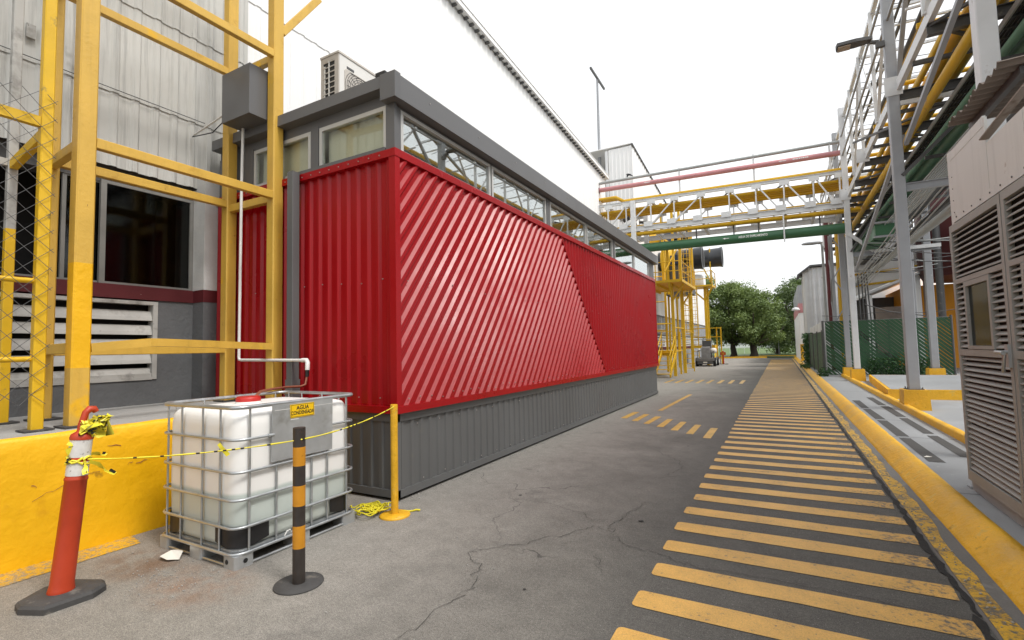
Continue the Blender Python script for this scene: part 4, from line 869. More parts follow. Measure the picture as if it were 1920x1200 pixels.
yb = (('at the front edge on top of the bridge', YF+.12, 8.27, .065), ('second from the front on top of the bridge', YF+.32, 8.26, .055), ('third from the front on top of the bridge', YF+.52, 8.27, .065),
      ('slung under the top chord at the front', YF+.25, 7.86, .06), ('slung under the top chord, second from the front', YF+.50, 7.85, .07), ('slung under the top chord, third from the front', YF+.80, 7.86, .06), ('slung under the top chord, fourth from the front', YF+1.10, 7.86, .065), ('slung under the top chord, rearmost', YF+1.5, 7.88, .075),
      ('inside the truss by the front bottom chord', YF+.30, 7.05, .055), ('under the bridge floor at the front', YF+.06, 6.64, .075), ('under the bridge floor, second from the front', YF+.28, 6.66, .08), ('under the bridge floor, rearmost', YF+.52, 6.70, .075))
for d, yy, z, r in yb:
    x1 = -6.5 if 'front on top' in d or 'front edge' in d else -7.3
    o = MB().path([(2.9, yy, zt(2.9, z)), (x1+.4, yy, zt(x1, z)), (x1, yy-.0, zt(x1, z)+.25), (-7.6, yy, zt(-7.3, z)+.25)] if x1 == -6.5 else [(2.9, yy, zt(2.9, z)), (-7.3, yy, zt(-7.3, z))], r, 10).build('yellow_pipe', m_yelp, None, 'yellow pipe '+d, 'pipe', 'yellow pipes on the bridge', at=(2.9, yy, z))
MB().tube((2.9, YF+.7, zt(2.9, 7.0)), (-7.3, YF+.7, zt(-7.3, 7.0)), .03, 6).tube((2.9, YF+.8, zt(2.9, 7.0)), (-7.3, YF+.8, zt(-7.3, 7.0)), .025, 6).tube((2.9, YF+.95, zt(2.9, 7.02)), (-7.3, YF+.95, zt(-7.3, 7.02)), .035, 6).build('cable_bundle', m_blk, None, 'bundle of thin dark cables inside the bridge truss', 'cables', at=(2.9, YF+.7, 7))
mb = MB()                                             # dark valve gear at the left end of the bridge
for i in range(9): x = -6.9+R.uniform(0, 1.6); yy = YF+R.uniform(.6, 1.8); z = 6.9+R.uniform(0, .9); mb.tube((x, yy, z), (x+R.uniform(-.4, .4), yy, z+R.uniform(-.1, .3)), R.uniform(.05, .13), 8)
mb.build('valve_group', m_dst, None, 'dark valves and fittings at the left end of the bridge', 'valves', at=(-6.2, 23.4, 7))
bd = MB().path([(-5.95, YF+.2, 9.58), (-5.93, YF+.2, 9.66), (-5.88, YF+.2, 9.71), (-5.80, YF+.2, 9.69), (-5.66, YF+.2, 9.60)], .05, 8, rs=[.012, .045, .055, .045, .012]).build('bird', m_blk, None, 'dark bird perched on the thin grey pipe over the road', 'bird', at=(-5.85, YF+.2, 9.6))
MB().path([(-5.99, YF+.2, 9.735), (-5.94, YF+.2, 9.745), (-5.90, YF+.2, 9.72)], .02, 6, rs=[.006, .03, .028]).build('head', m_blk, bd)
# ---------------------------------------------------------------- pipe rack on the right
XR = 2.45
def footing(x, yy, w, h, z0, label, dx=0):
    MB().extr([(x-w/2, z0), (x+w/2, z0), (x+w/2-.02, z0+h-.015), (x+w/2-.035, z0+h), (x-w/2+.035, z0+h), (x-w/2+.02, z0+h-.015)], lambda a, b, q: (a, q, b), yy-w/2, yy+w/2).build('footing_block', m_yelk, None, label, 'footing', 'yellow footing blocks', at=(x, yy, z0))
def column(x, yy, z0, z1, w, label, mat=m_stl, group='rack columns'):
    c = T('steel_column', label, 'column', (x, yy, z0), group); MB().beam((x, yy, z0), (x, yy, z1), w, w, .012).build('shaft', mat, c)
    MB().box(x-w*.75, x+w*.75, yy-w*.75, yy+w*.75, z0-.002, z0+.014).build('base_plate', m_dst, c)
    for sx in (-1, 1):
        for sy in (-1, 1): MB().tube((x+sx*w*.62, yy+sy*w*.62, z0), (x+sx*w*.62, yy+sy*w*.62, z0+.05), .012, 6).build('anchor_bolt', m_dst, c)
    return c
footing(XR, 13.3, .46, .43, .15, 'yellow footing block under the nearest grey rack column'); column(XR, 13.3, .58, 10.4, .20, 'nearest full height grey rack column on a yellow block')
column(XR, 8.1, .16, 10.4, .20, 'white rack column rising behind the louvred shed roof', m_whb)
footing(2.47, 22.2, .45, .45, .15, 'yellow footing block, front one of the close pair by the fence'); column(2.47, 22.2, .60, 10.6, .19, 'pale rack column at the bridge end, front one of the close pair', m_whb)
footing(2.47, 24.75, .45, .40, .15, 'yellow footing block, rear one of the close pair by the fence'); column(2.47, 24.75, .55, 10.6, .19, 'grey rack column at the bridge end, rear one of the close pair')
footing(4.98, 23.4, .50, .42, .15, 'yellow footing block right of the tall shaded column by the green fence'); column(4.98, 23.4, .57, 7.2, .22, 'grey inner row column before the orange wall')
footing(4.95, 25.9, .42, .42, .15, 'small yellow footing block half hidden behind the nearest column'); column(4.95, 25.9, .57, 7.2, .20, 'shaded inner row column half hidden behind the nearest column')
column(5.1, 13.3, .16, 7.2, .2, 'inner row column hidden mostly by the louvred shed'); column(6.3, 24.6, .16, 6.5, .16, 'thin grey post beside the louvred shed edge')
rk = T('pipe_rack', 'white and grey steel pipe rack frame running along the right side', 'pipe rack', (XR, 13.3, 5))
Y0, Y1 = 3.0, 34.
MB().beam((XR+.10, Y0, 7.22), (XR+.10, Y1, 7.22), .09, .22, .004).build('lower_chord', m_wht, rk); MB().beam((XR+.1, Y0, 10.3), (XR+.1, Y1, 10.3), .10, .12).build('upper_chord', m_wht, rk)
MB().beam((5.1, Y0, 7.22), (5.1, Y1, 7.22), .12, .22).build('inner_chord', m_dst, rk)
MB().beam((XR-.02, Y0, 8.75), (XR-.02, Y1, 8.75), .05, .05).build('guard_rail', m_stl, rk); MB().beam((XR-.02, Y0, 9.5), (XR-.02, Y1, 9.5), .05, .05).build('guard_rail', m_stl, rk)
nodes = [3.2, 5.6, 8.1, 10.7, 13.3, 15.5, 17.8, 20.0, 22.2, 24.75, 27.5, 30.5, 33.5]
for i, yy in enumerate(nodes):
    big = yy in (8.1, 13.3, 22.2, 24.75)
    MB().ibeam((XR+.05, yy, 7.0), (5.2, yy, 7.0), .12, .20, .016).build('cross_beam', m_dst, rk)
    MB().beam((XR+.05, yy, 10.25), (5.2, yy, 10.25), .07, .07).build('top_cross_bar', m_whb, rk)
    if not big: MB().beam((XR+.04, yy, 7.3), (XR+.04, yy, 10.3), .075, .075).build('truss_post', m_wht, rk)
    if i+1 < len(nodes):
        y2 = nodes[i+1]; a, b = ((yy, y2) if i % 2 else (y2, yy))
        MB().angle((XR+.10, a, 7.3), (XR+.10, b, 10.2), .07, .01).build('truss_diagonal', m_wht, rk)
        MB().beam((XR+.1, a, 7.08), (5.1, b, 7.08), .06, .05).build('plan_brace', m_dst, rk)
        mid = (yy+y2)/2; MB().beam((XR+.1, mid, 7.06), (5.1, mid, 7.06), .09, .07).build('pipe_bearer', m_dst, rk)
        for z in (8.2, 9.2): MB().beam((XR+.05, mid, z), (5.1, mid, z), .04, .04).build('tray_hanger', m_whb, rk)
for yy in (8.1, 13.3, 17.8, 22.2):
    MB().box(XR-.16, XR+.16, yy-.115, yy-.10, 7.0, 7.42).build('gusset_plate', m_wht, rk)
MB().beam((XR+.1, 13.2, 6.80), (5.1, 13.2, 6.72), .06, .09).build('strut', m_wht, rk); MB().beam((XR+.1, 22.1, 7.3), (5.1, 22.1, 7.25), .06, .10).build('strut', m_wht, rk)
MB().beam((XR, 13.25, 6.35), (XR-.45, 15.8, 7.0), .05, .05).beam((XR+.05, 13.2, 5.2), (4.3, 13.2, 7.0), .09, .07).beam((XR+.05, 22.1, 5.0), (3.7, 22.1, 6.9), .08, .07).each('knee_brace', m_dst, rk)
MB().ibeam((XR+.05, 13.3, 4.95), (5.1, 13.3, 4.95), .12, .16).ibeam((XR+.05, 22.2, 4.9), (5.1, 22.2, 4.9), .12, .16).ibeam((XR+.05, 8.1, 4.95), (5.1, 8.1, 4.95), .12, .16).each('low_cross_beam', m_stl, rk)
MB().beam((XR, 22.1, 5.7), (3.2, 22.1, 4.95), .09, .12).beam((3.2, 22.1, 4.95), (5.1, 22.1, 4.95), .09, .12).each('bracket_arm', m_wht, rk)
def ypipe(name, x, z, r, mat, label, y0=3.0, y1=34., n=12, grp='rack pipes'): return MB().tube((x, y0, z), (x, y1, z), r, n).build(name, mat, None, label, 'pipe', grp, at=(x, y0, z))
ypipe('yellow_pipe', 2.92, 8.25, .085, m_yelp, 'outermost yellow pipe above the white chord of the right rack')
ypipe('yellow_pipe', 3.02, 7.45, .065, m_yelp, 'slim yellow pipe just inside the white chord of the rack'); ypipe('yellow_pipe', 3.27, 7.50, .11, m_yelp, 'medium yellow pipe second inside the white rack chord'); ypipe('yellow_pipe', 3.62, 7.62, .21, m_yelp, 'thickest yellow pipe lying on the rack cross beams')
ypipe('yellow_pipe', 3.08, 6.76, .095, m_yelp, 'yellow pipe slung below the rack cross beams')
ypipe('green_pipe', 4.30, 7.32, .17, m_grn, 'dark green pipe lying high on the rack behind yellow pipes')
ypipe('green_pipe', 3.80, 6.42, .16, m_grnl, 'thick pale green pipe slung below the rack near the shed'); ypipe('green_pipe', 3.52, 6.40, .075, m_grnl, 'thin pale green pipe beside the thick one below the rack')
ypipe('grey_conduit', 3.7, 4.70, .11, m_gpipe, 'thick grey conduit at the lowest level under the rack', 13.0)
cb = T('conduit_bundle', 'parallel bundle of thin grey conduits under the rack near the shed', 'conduits', (3.3, 13, 5))
for i in range(9): MB().tube((3.10+.085*i, 9, 5.32+.055*i-.018*i), (3.10+.085*i, 30, 5.32+.055*i-.018*i), .018, 6).build('conduit', m_gpipe, cb)
cl = T('cable_ladder', 'dark cable ladder loaded with cables under the right rack', 'cable ladder', (3.6, 3, 6.6))
MB().beam((3.42, 3, 6.72), (3.42, 34, 6.72), .03, .1).beam((3.80, 3, 6.72), (3.80, 34, 6.72), .03, .1).each('side_rail', m_gpipe, cl)
for i in range(90): MB().beam((3.43, 3.2+i*.34, 6.69), (3.79, 3.2+i*.34, 6.69), .035, .02).build('rung', m_dst, cl)
for i in range(6): MB().tube((3.47+.058*i, 3, 6.73), (3.47+.058*i, 34, 6.73), .027, 5).build('cable', m_blk, cl)
gd = MB().box(3.95, 4.65, 3, 30, 6.86, 6.89).build('green_tray', M('dark_green_tray', (.010, .034, .017), .6), None, 'broad dark green cable tray seen from below on the rack', 'cable tray', at=(4.3, 3, 6.9))
for i in range(10): MB().path([(2.7, 4.4+i*2.6, 7.9), (4.2, 4.4+i*2.6, 7.9), (4.9, 4.5+i*2.6, 7.88)], .06, 8).build('yellow_branch_pipe', m_yelp, None, ['first', 'second', 'third', 'fourth', 'fifth', 'sixth', 'seventh', 'eighth', 'ninth', 'farthest'][i]+' short yellow cross pipe on the rack counting from the near end', 'pipe', 'yellow cross pipes on the rack', at=(2.7, 4.4+i*2.6, 7.9))
for k, (x, z, w) in enumerate(((4.45, 6.3, .5), (4.75, 7.95, .6), (3.95, 5.75, .4), (4.5, 5.5, .35))):
    tr = T('cable_tray', ['dark cable tray low on the inner rack side', 'broad dark tray high on the inner rack side', 'dark tray beside the pale green pipes', 'lowest dark tray at the inner rack side'][k], 'cable tray', (x, 3, z), 'dark cable trays')
    MB().box(x-w/2, x+w/2, 3, 33, z, z+.015).build('tray', m_dst, tr)
    for s in (-1, 1): MB().box(x+s*w/2-.01, x+s*w/2+.01, 3, 33, z-.03, z+.1).build('edge', m_dst, tr)
    for i in range(5): MB().tube((x-w*.35+w*.17*i, 3, z+.05), (x-w*.35+w*.17*i, 33, z+.05), .03, 5).build('cable', m_blk, tr)
ypipe('grey_pipe', 4.1, 5.95, .06, m_gpipe, 'thin grey pipe between the trays of the rack'); ypipe('grey_pipe', 4.95, 7.75, .12, m_gpipe, 'thick grey pipe at the far inner edge of the rack'); ypipe('dark_pipe', 2.75, 8.05, .045, m_dst, 'thin dark pipe beside the outermost yellow rack pipe'); ypipe('dark_pipe', 2.66, 9.0, .03, m_dst, 'thin dark conduit high on the outer rack side'); ypipe('dark_pipe', 2.9, 9.25, .04, m_dst, 'dark conduit highest above the yellow rack pipe')
for i, yy in enumerate((8.1, 10.7, 13.3, 15.5, 17.8, 20, 22.2, 24.75)): MB().beam((3.4, yy, 6.18), (4.9, yy, 6.18), .06, .08).build('tray_support', m_dst, rk); MB().beam((4.88, yy, 6.2), (4.88, yy, 7.0), .05, .05).build('tray_drop', m_dst, rk)
gb = MB().box(2.85, 3.35, 19.2, 22.0, 5.0, 5.35).build('green_duct', m_grn, None, 'boxy green duct hanging by the bridge end of the rack', 'duct', at=(3.1, 20, 5)); MB().beam((2.8, 19.15, 5.4), (3.4, 19.15, 5.4), .06).beam((2.8, 19.15, 4.95), (3.4, 19.15, 4.95), .06).build('flange', m_stl, gb)
cc = T('cable_run', 'tangle of thin cables sagging across under the rack', 'cables', (3, 20, 4.6))
for i in range(9):
    x0, z0 = R.uniform(2.5, 3.0), R.uniform(4.3, 5.2); x1, z1 = R.uniform(5.5, 6.5), R.uniform(4.4, 5.0); yy = R.uniform(19, 24)
    MB().path([(x0+(x1-x0)*k/8, yy+.1*k, z0+(z1-z0)*k/8-.5*(k/8)*(1-k/8)) for k in range(9)], .016, 5).build('cable', m_gpipe if i % 2 else m_blk, cc)
for i in range(6): MB().path([(2.6+.1*i, 24, 4.9-.04*i), (2.65+.1*i, 22.5, 4.4-.05*i), (2.5+.05*i, 20.5, 3.6-.1*i)][::-1] if False else [(3.0+.09*i, 13.5, 5.1-.05*i), (2.85+.06*i, 18, 4.55-.06*i), (2.62+.04*i, 22, 4.0-.08*i)], .017, 5).build('cable', m_gpipe, cc)
for a, b in (((2.56, 8.2, 6.9), (2.56, 13.2, 5.85)), ((2.56, 13.4, 6.15), (2.56, 22.0, 4.2)), ((3.3, 8.2, 8.9), (3.3, 13.3, 7.1)), ((3.3, 13.4, 9.6), (3.3, 20.2, 7.1)), ((2.56, 5.0, 8.2), (2.56, 8.0, 6.9)), ((4.2, 8.2, 6.9), (4.2, 17.0, 4.9)), ((2.52, 10.6, 10.2), (2.52, 13.2, 7.4))):
    MB().angle(a, b, .08, .012).build('long_brace', m_stl, rk)
for i in range(16): yy = 8.6+i*1.0; MB().tube((2.5, yy, 9.9+.1*math.sin(i)), (4.9, yy+.3, 9.85), .014, 5).build('guy_rod', m_stl, rk)
# lamp on the near column
lm = T('rack_floodlight', 'dark flat floodlight arm on the near white rack column', 'lamp', (XR-.1, 13.2, 8.2))
MB().beam((XR-.1, 13.2, 8.22), (XR-.26, 13.2, 8.22), .10, .12).beam((XR-.2, 13.2, 8.30), (XR-.36, 13.2, 8.33), .08, .05).build('arm', m_dst, lm)
hd = MB().extr([(XR-.32, -.09), (XR-.34, .09), (XR-.62, .15), (XR-.98, .14), (XR-1.0, .0), (XR-.98, -.14), (XR-.62, -.15)], lambda a, b, w: (a, 13.2+b, w+8.36-.10*(XR-.3-a)*-1*.2), 0, .07).build('head', m_dst, lm)
MB().box(XR-.96, XR-.72, 13.09, 13.31, 8.34, 8.358).build('lens', m_lens, lm)
# ---------------------------------------------------------------- louvred shed
sh = T('louvred_shed', 'taupe louvred metal shed with double doors at the right edge', 'shed', (1.6, 6.5, .156))
XS = 1.60
MB().box(XS+.02, 4.6, -4, 6.50, .16, 3.22).build('shell', m_lvp, sh)
MB().box(XS+.004, XS+.05, 6.42, 6.515, .17, 3.54).build('corner_post', m_lvp, sh)
MB().box(XS-.03, XS+.03, 6.44, 6.54, .157, .17).build('foot_plate', m_stl, sh)
seams = [6.415, 5.45, 4.75, 3.8, 2.8, 1.8]
for k, (a, b) in enumerate(zip(seams, seams[1:])): MB().box(XS-.002, XS+.018, b+.004, a-.004, 2.88, 3.50 if k == 0 else 3.27).build('upper_panel', m_lvp, sh)
MB().box(XS-.010, XS+.018, -4, 6.415, 2.80, 2.875).build('lintel_band', m_lvp, sh)
rv = MB()
for i in range(24): rv.tube((XS-.010, 6.3-i*.22, 2.84), (XS-.016, 6.3-i*.22, 2.84), .008, 6); rv.tube((XS-.002, 6.38, .5+i*.12), (XS-.006, 6.38, .5+i*.12), .006, 5)
rv.build('rivets', m_dst, sh, kind='stuff')
MB().box(XS-.004, XS+.018, 5.48, 6.41, 3.43, 3.52).build('top_angle', m_lvp, sh)
slat = {}
def slats(door, y0, y1, z0, z1, n):
    key = (round(y1-y0, 3), n, round(z1-z0, 2)); p = (z1-z0)/n
    if key not in slat: slat[key] = MB().prof((0, 0, 0), (0, y1-y0, 0), [(.010, p*.34), (-.006, p*.34), (-.034, -p*.12), (-.034, -p*.26), (-.026, -p*.28), (-.020, -p*.14)]).mesh('slat')
    for i in range(n): put('slat', slat[key], m_lvg, door, (XS-.008+R.uniform(-.002, .002), y0, z0+p*(i+.5)+R.uniform(-.0025, .0025)), (R.uniform(-.004, .004), R.uniform(-.07, .07), 0))
def leaf(y0, y1, pane):
    d = MB().box(XS-.05, XS-.006, y1-.055, y1, .26, 2.76).box(XS-.05, XS-.006, y0, y0+.055, .26, 2.76).box(XS-.05, XS-.006, y0+.055, y1-.055, 2.69, 2.76).box(XS-.05, XS-.006, y0+.055, y1-.055, .26, .36).box(XS-.05, XS-.006, y0+.055, y1-.055, 1.47, 1.53).box(XS-.05, XS-.006, y0+.055, y1-.055, 2.17, 2.215).build('door_frame', m_lvg, sh)
    MB().box(XS+.0, XS+.012, y0+.02, y1-.02, .27, 2.75).build('door_backing', m_dark, d)
    slats(d, y0+.055, y1-.055, .37, 1.465, 22); slats(d, y0+.055, y1-.055, 2.22, 2.685, 9)
    if pane:
        a, b = y0+.38, y0+.93
        slats(d, b+.045, y1-.055, 1.535, 2.165, 12); slats(d, y0+.055, a-.045, 1.535, 2.165, 12)
        f = MB().box(XS-.054, XS-.006, a-.045, a, 1.535, 2.165).box(XS-.054, XS-.006, b, b+.045, 1.535, 2.165).box(XS-.054, XS-.006, a, b, 2.12, 2.165).box(XS-.054, XS-.006, a, b, 1.535, 1.565).build('window_frame', m_lvg, d)
        MB().box(XS-.030, XS-.024, a, b, 1.565, 2.12).build('pane', m_glassd, f)
    else: slats(d, y0+.055, y1-.055, 1.535, 2.165, 12)
    return d
d1 = leaf(5.12, 6.40, True); d2 = leaf(3.86, 5.10, True); leaf(2.6, 3.84, False)
MB().tube((XS-.05, 5.15, 1.52), (XS-.13, 5.15, 1.52), .014, 8).path([(XS-.12, 5.19, 1.52), (XS-.12, 5.05, 1.515)], .016, 8).build('handle', m_galv, d1); MB().box(XS-.07, XS-.05, 5.13, 5.19, 1.40, 1.58).build('lock_case', m_galvd, d1)
MB().path([(XS-.10, 5.10, 1.50), (XS-.11, 5.10, 1.42), (XS-.10, 5.14, 1.37)], .012, 6).build('hasp', m_galv, d1)
for z in (.55, 2.5): MB().tube((XS-.035, 6.405, z), (XS-.035, 6.405, z+.14), .018, 8).build('hinge', m_lvg, d1)
MB().box(XS-.02, XS+.01, -4, 6.42, .158, .245).build('sill', m_lvg, sh)
# rusty awning above the shed
aw = T('rusty_awning', 'rusty corrugated sheet awning jutting above the louvred shed', 'awning', (1.8, 6.3, 3.9))
sine = [(.13*i/8, .022*math.sin(2*math.pi*i/8)) for i in range(9)]
corr([(1.0, 4.2), (7.02, 4.2), (7.02, 1.76), (5.58, 1.76), (4.9, 2.1), (1.0, 2.2)][::-1], 0, [(a, b) for a, b in sine], lambda a, b, w: (b, a, 3.98+w+.03*(b-1.7)), 0).build('sheet_underlay', m_awn, aw) if False else None
for k, (a0, a1) in enumerate(((5.56, 6.35), (6.33, 7.02))):
    corr([(a0, 1.75), (a1, 1.75), (a1, 4.6), (a0, 4.6)], math.pi/2, sine, lambda a, b, w: (b+.02*math.sin(a*9), a, 3.985+w+.01*k+.03*(b-1.7)), 5.56).build('corrugated_sheet', m_awn, aw)
MB().beam((1.95, 5.7, 3.94), (1.95, 7.0, 3.94), .05, .07).beam((3, 5.7, 3.96), (3, 7, 3.96), .05, .07).each('purlin', m_dst, aw)
MB().prof((1.62, 5.46, 3.30), (1.76, 5.02, 3.52), [(0, 0), (.07, 0), (.07, .010), (.010, .010), (.010, .08), (0, .08)]).build('angle_bracket', m_awn, aw)
MB().beam((2.05, 5.62, 3.2), (2.05, 5.62, 3.98), .06, .06).build('awning_post', m_dst, aw)
MB().box(2.9, 3.0, 3.0, 7.0, 3.2, 3.95).build('dark_gap_wall', m_dst, aw)
# ---------------------------------------------------------------- green slatted fence
gf = T('green_slat_fence', 'tall chain link fence with dark green plastic slats behind the columns', 'fence', (1.75, 25.3, .156))
def slatfence(par, p, q, z0, z1, pitch=.16, w=.064, back=True):
    p, q = V3(p), V3(q); d = q-p; Ln = d.length; d.normalize(); nrm = V3((-d.y, d.x, 0)); mb = MB()
    f3 = lambda a, b, o: tuple(p+d*a+nrm*o+V3((0, 0, b)))
    k = -(z1-z0)/pitch
    while k*pitch < Ln:
        a = k*pitch; g = w*R.uniform(.9, 1.25) if R.random() > .08 else w*.5
        c = clip(clip([(a-g, z1), (a+g, z1), (a+g+(z1-z0), z0), (a-g+(z1-z0), z0)], 1, 0, Ln), -1, 0, 0)
        if len(c) > 2: mb.extr(c, f3, -.012, -.006+R.uniform(0, .002))
        k += 1
    mb.build('diagonal_slats', m_slat, par, kind='stuff'); n = 0
    for i in range(n):
        a = Ln*i/n; g = .036
        if i % 2: continue
        c = clip(clip([(a-g, z0), (a+g, z0), (a+g+.5*(z1-z0), z1), (a-g+.5*(z1-z0), z1)], 1, 0, Ln), -1, 0, 0)
        if len(c) > 2: mb.extr(c, f3, .012, .018)
    for zz in (z0+.02, z1-.02): MB().tube(p+V3((0, 0, zz)), q+V3((0, 0, zz)), .012, 5).build('tension_wire', m_dst, par)
slatfence(gf, (1.75, 25.3, 0), (6.0, 25.5, 0), .2, 2.52)
for x, yy, h in ((1.66, 25.28, 2.56), (4.0, 25.45, 2.5), (6.03, 25.52, 2.6), (6.45, 25.3, 2.85)): MB().tube((x, yy, .15), (x, yy, h), .045, 10).build('post', m_dst, gf)
MB().tube((1.66, 25.3, 2.52), (6.03, 25.52, 2.52), .02, 6).build('top_rail', m_dst, gf)
MB().path([(1.66+.49*i, 25.3, 2.78-.05*math.sin(i*1.1)) for i in range(11)], .012, 5).path([(3.2, 25.3, 3.2), (4, 25.3, 2.85), (5.2, 25.3, 2.6)], .02, 5).build('barbed_wire', m_dst, gf)
gs = T('green_roadside_fence', 'lower green slatted fence running along the kerb into the distance', 'fence', (1.55, 25.2, .156))
slatfence(gs, (1.62, 25.2, 0), (1.50, 37, 0), .2, 2.1)
for k in range(5): MB().tube((1.62-.03*k, 25.3+2.9*k, .15), (1.62-.03*k, 25.3+2.9*k, 2.15), .035, 8).build('post', m_dst, gs)
def leafcloud(n, pts, size, mat, name, par):
    mb = MB(); vs = []; fs = []
    for i in range(n):
        c = V3(pts()); a = V3((R.gauss(0, 1), R.gauss(0, 1), R.gauss(0, 1))).normalized(); b = a.cross(V3((R.gauss(0, 1), R.gauss(0, 1), R.gauss(0, 1)))).normalized(); s = size*R.uniform(.6, 1.3); k = len(vs)
        vs += [c-a*s, c+b*s*.5, c+a*s, c-b*s*.5]; fs.append((k, k+1, k+2, k+3))
    mb.add(vs, fs, False); return mb.build(name, mat, par)
hb = T('fence_bush', 'low dark bush growing at the foot of the green fence', 'bush', (4.3, 25.1, .16))
leafcloud(1500, lambda: (3.2+2.2*R.random(), 25.15+R.gauss(0, .12), .17+.75*R.random()**1.6), .06, m_ivy, 'foliage', hb)
hb = T('fence_climber', 'creeper covering the far end of the roadside fence', 'plant', (1.5, 36, .16))
leafcloud(1500, lambda: (1.5+R.gauss(0, .12), R.uniform(34, 37.5), .2+2.0*R.random()), .08, m_ivy, 'foliage', hb)
hb = T('kerb_grass_tuft', 'small grass tuft on the kerb end near the roadside fence', 'grass', (1.3, 33.5, .16))
leafcloud(300, lambda: (1.25+R.gauss(0, .10), 33.5+R.gauss(0, .8), .17+.16*R.random()), .06, m_ivy, 'foliage', hb)
hb = T('post_weeds', 'weeds at the foot of the corner fence post', 'weeds', (1.6, 25, .16))
leafcloud(260, lambda: (1.6+R.gauss(0, .1), 25.0+R.gauss(0, .15), .17+.35*R.random()**1.5), .05, m_ivy, 'foliage', hb)
# ---------------------------------------------------------------- yard behind the fence
ow = T('orange_building', 'bright orange wall with white canopy roof behind the green fence', 'building', (8, 33, .15))
MB().box(6.0, 14, 33, 40, .1, 4.5).build('wall', m_orgw, ow); MB().extr([(3.5, 4.0), (6.5, 5.2), (6.5, 7.3), (3.5, 7.3)], lambda a, b, w: (a, w, b), 32.0, 32.2).build('gable_wall', m_white, ow)
MB().extr([(4.0, 4.0), (6.7, 5.1), (6.7, 5.22), (4.0, 4.12)], lambda a, b, w: (a, w, b), 30.5, 38).build('canopy_roof', m_wht, ow)
MB().beam((4.15, 31, .1), (4.15, 31, 4.0), .22).beam((6.1, 31, .1), (6.1, 31, 4.9), .28).each('canopy_post', m_white, ow); MB().beam((6.42, 30.9, .1), (6.42, 30.9, 5.0), .14).build('rusty_post', m_awn, ow)
MB().box(4.2, 5.99, 36, 36.2, .1, 4.2).build('dark_back', m_dst, ow)
MB().tube((5.3, 32.6, 1.0), (5.3, 32.6, 3.4), .7, 18).build('drum', m_awn, ow)
mt = T('maroon_tank', 'huge dark maroon tank looming behind the inner columns', 'tank', (9.4, 35, 0))
MB().lathe([(3.0, 4.55), (3.15, 4.9), (3.15, 9.5), (3.0, 9.9)], (9.3, 30.5, 0), 36).build('shell', m_mar, mt)
MB().tube((6.4, 28.3, 2.5), (6.4, 28.3, 6.8), .14, 10).tube((7.6, 27.6, .1), (7.6, 27.6, 6.8), .13, 10).tube((8.4, 27.5, .1), (8.4, 27.5, 6.8), .13, 10).each('leg', m_dst, mt)
wt = T('white_silo', 'large white silo with rust stain behind the bridge columns', 'silo', (6.0, 40, 0))
MB().lathe([(2.6, 0), (2.6, 8.1), (2.4, 8.4), (.4, 9.0)], (6.6, 41, 0), 40).build('shell', m_white, wt)
for z, x1 in ((5.35, 6.6), (4.75, 6.9)): MB().tube((3.6, 31.8, z-.15), (x1, 31.8, z+.1), .06, 8).build('yellow_pipe', m_yelp, None, 'thin yellow pipe crossing before the white silo, '+('upper' if z > 5 else 'lower'), 'pipe', 'yellow pipes before the silo', at=(3.6, 31.8, z))
fw = T('roadside_workshop', 'white workshop with pale corrugated end wall beyond the roadside fence', 'building', (1.5, 37.5, 0))
corr([(1.85, .15), (3.6, .15), (3.6, 6.55), (1.85, 6.55)], math.pi/2, rib(.3, .16, .03, .08, .04), lambda a, b, w: (a, 37.5-w, b), 1.85).build('end_sheet', m_whb, fw)
MB().box(1.62, 3.6, 37.56, 40, .1, 6.5).build('body', m_wht, fw); MB().box(1.50, 1.62, 37.5, 37.8, .1, 6.3).box(1.50, 1.62, 39.2, 39.5, .1, 6.3).each('side_pier', m_lvp, fw)
MB().extr([(1.2, 6.05), (1.2, 6.15), (1.95, 6.72), (3.7, 6.72), (3.7, 6.6), (2.0, 6.6)], lambda a, b, w: (a, w, b), 37.3, 40).build('roof_edge', m_dst, fw)
MB().box(1.42, 8, 45, 60, .1, 4.0).build('white_wall', m_white, fw); MB().box(1.40, 8, 44.98, 60, 4.0, 4.75).build('red_band', m_pink, fw); MB().box(1.42, 8, 45, 60, 4.75, 6.2).build('grey_parapet', m_stl, fw); MB().box(1.38, 1.6, 44.9, 45.3, .1, 1.5).build('yellow_corner', m_yelk, fw)
wl = T('wall_lamp', 'small round wall lamp on the red band of the workshop', 'lamp', (1.3, 44.9, 4.3)); MB().lathe([(.02, .25), (.2, .2), (.3, .05), (.28, 0)], (1.2, 44.8, 4.2), 14).build('shade', m_wht, wl)
MB().tube((1.42, 45, 4.45), (1.2, 44.8, 4.42), .03, 6).build('arm', m_dst, wl)
ba = T('pale_barrels', 'row of pale drums behind the roadside fence', 'drums', (2.1, 33, .15))
for i in range(4): MB().lathe([(.28, 0), (.3, .1), (.3, 2.3+.05*i), (.26, 2.4+.05*i)], (1.95+.08*i, 35.5-1.2*i, .15), 14).build('drum', m_lvp, ba)
vr = T('pipe_tower', 'grey lattice tower with red and yellow risers behind the bridge', 'tower', (2.5, 28, 0))
for x, yy in ((2.42, 28.4), (3.0, 28.4), (2.42, 29.2), (3.0, 29.2)): MB().beam((x, yy, .1), (x, yy, 7.0), .11).build('leg', m_stl, vr)
for k in range(6):
    z = .5+k*1.05; s = k % 2
    MB().beam((2.42, 28.35, z+s*1.05), (3.0, 28.35, z+(1-s)*1.05), .05).beam((2.36, 28.4, z+s*1.05), (2.36, 29.2, z+(1-s)*1.05), .05).each('lacing', m_stl, vr)
MB().tube((2.45, 30.2, .1), (2.45, 30.2, 8), .17, 12).build('red_riser', m_redd, None, 'dark red vertical riser pipe beside the lattice tower', 'pipe', at=(2.45, 30.2, .1))
